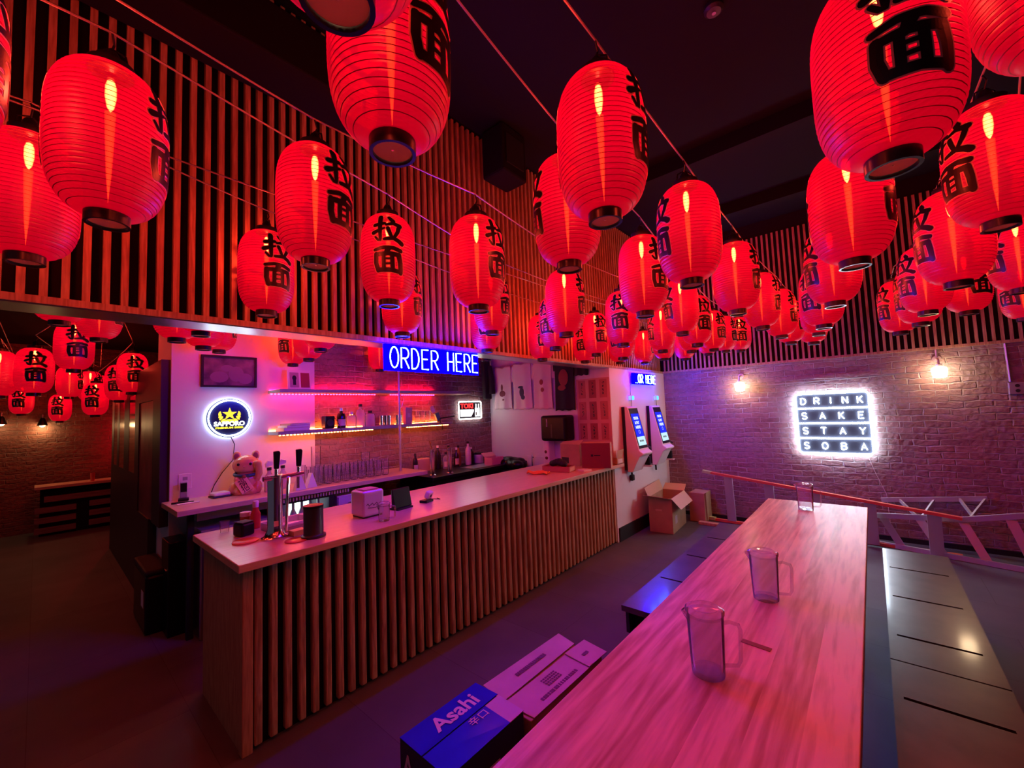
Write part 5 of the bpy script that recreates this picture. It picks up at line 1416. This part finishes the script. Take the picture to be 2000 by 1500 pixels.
for nm, x, y, z, rz, lab in ROWS:
    grp = 'red lanterns over the bar room' if nm[0] == 'm' else ('red lanterns behind the slatted wall' if nm[0] == 'b' and len(nm) > 1 else 'red lanterns in the passage')
    if proto is None:
        r0 = thing('paper_lantern', lab, 'lantern', (x, y, z), rz, grp)
        MB().lathe(prof, 40, caps=False).build('shade', M['shade'], r0, smooth=True, angle=80)
        MB().lathe([(.047, 0), (.047, .03), (.040, .03), (.040, 0), (.047, 0)], 28, caps=False).build('bottom_ring', M['ring'], r0, smooth=True)
        MB().lathe([(.047, .424), (.05, .43), (.05, .45), (.036, .452), (.036, .424), (.047, .424)], 28, caps=False).build('top_ring', M['ring'], r0, smooth=True)
        MB().lathe([(.0395, .008), (.0395, .0095), (.003, .0095), (.003, .008), (.0395, .008)], 28, caps=False).build('bottom_plate', M['plate'], r0)
        for half in (0, 1):
            e_ = lettering(.0026, .06, half).build('lettering_edge', M['ink_edge'], r0)
            lettering(.0034, 0, half).build('lettering', M['ink'], e_)
        MB().lathe([(1e-5, .315), (.008, .33), (.0125, .36), (.012, .39), (.008, .405), (1e-5, .41)], 14).build('bulb', M['bulb'], r0, smooth=True)
        MB().lathe([(1e-5, .06), (.006, .14), (.010, .24), (.012, .314), (1e-5, .3145)], 14).build('light_streak', M['tube'], r0, smooth=True)  # added glowing taper, the bulb's light streak modelled as a shape
        mb = MB()
        for i in range(1, NR):
            z = .026 + .402 * i / NR
            mb.lathe([(lantern_radius(z) - .0012, z - .0007), (lantern_radius(z) + .0004, z), (lantern_radius(z) - .0012, z + .0007)], 32, caps=False)
        mb.build('wire_ribs', M['rib'], r0, smooth=True)
        MB().lathe([(.009, .411), (.012, .424), (.035, .436), (.035, .444), (.02, .445), (.02, .475), (.012, .49), (1e-5, .49)], 14).build('bulb_socket', M['ring'], r0, smooth=True)
        MB().tube([(-.036, 0, .448), (-.03, 0, .485), (0, 0, .50), (.03, 0, .485), (.036, 0, .448)], .003, 5).tube([(0, 0, .495), (0, .012, .52), (0, 0, .545)], .003, 5).build('hook', M['ring'], r0)
        lo = bpy.data.objects.new('lantern_light', bulb_data); COL.objects.link(lo); lo.parent = r0; lo.location = (0, 0, .29)
        proto = r0
    else:
        dup(proto, (x, y, z), rz, lab, grp)

# cables from which the lanterns hang
D = {r[0]: r for r in ROWS}
def cable(names, a0, a1, label, axis=1, sag=.03, g='lantern cables'):
    pts = sorted([(D[n][1], D[n][2], D[n][3] + .548) for n in names], key=lambda p: p[axis])
    pts = [a0] + pts + [a1]
    out = []
    for a, b in zip(pts[:-1], pts[1:]):
        d = b[axis] - a[axis]
        for i in range(6):
            t_ = i / 6
            out.append(tuple(a[k] + (b[k] - a[k]) * t_ - (sag * d * t_ * (1 - t_) if k == 2 else 0) for k in range(3)))
    out.append(pts[-1])
    tag(MB().tube(out, .0035, 6).build('hanging_cable', M['wire']), label, 'cable', g)
def c1(names, x0, x1, label): cable(names, (x0, -2.4, 2.72), (x1, 6.25, 2.74), label)
c1(['m32', 'm31', 'm36', 'm37', 'm37b', 'm37c'], .1, -.45, 'overhead cable carrying the lantern row over the table')
c1(['m12', 'm14', 'm16', 'm38', 'm39', 'm40'], -.5, -.6, 'overhead cable carrying the receding middle lantern row')
c1(['m11', 'm10', 'm13', 'm15', 'm26', 'm27', 'm28', 'm29', 'm30'], -.5, -1.15, 'overhead cable just left of the middle lantern row')
c1(['m0', 'm3', 'm7', 'm17', 'm22', 'm25', 'm27b', 'm28b'], -1.3, -1.5, 'overhead cable running over the aisle in front of the bar')
c1(['m2', 'm4', 'm6', 'm9', 'm19', 'm21', 'm23b', 'm24'], -2.1, -2.2, 'overhead cable close along the slatted wall')
c1(['m1', 'm5', 'm8', 'm18', 'm23', 'm25c'], -1.5, -1.75, 'overhead cable between the aisle and the slatted wall cables')
c1(['m20', 'm25b'], -2.0, -1.85, 'overhead cable over the two small lanterns near the kiosks')
c1(['m33', 'm35', 'm41', 'm42', 'm43'], .45, .2, 'overhead cable on the right carrying the right-hand cluster')
c1(['m34', 'm45', 'm44', 'm46'], .3, 1.0, 'overhead cable farthest right in the room')
c1(['b2', 'b6', 'b10'], -2.9, -2.85, 'cable behind the slatted wall nearest to it')
for n_, w0_ in ((['b1', 'b3', 'b7'], 'middle cable behind the slatted wall'), (['b4', 'b5', 'b9'], 'cable behind the slatted wall along the bar back wall')):
    cable(n_, (D[n_[0]][1], -.8, 2.7), (D[n_[-1]][1], 4.54, 2.7), w0_)
cable(['g0', 'b', 'a', 'd', 'i'], (-2.6, .05, 2.75), (-9.99, .25, 2.3), 'passage cable carrying the left lanterns to the far wall', 0)
cable(['g1', 'c', 'c2', 'j', 'e', 'f'], (-2.6, .2, 2.75), (-9.99, .6, 2.4), 'passage cable carrying the right lanterns to the far wall', 0)
cable(['a0', 'h'], (-2.6, -.3, 2.6), (-9.99, -.15, 2.4), 'passage cable nearest the left edge of the photo', 0)
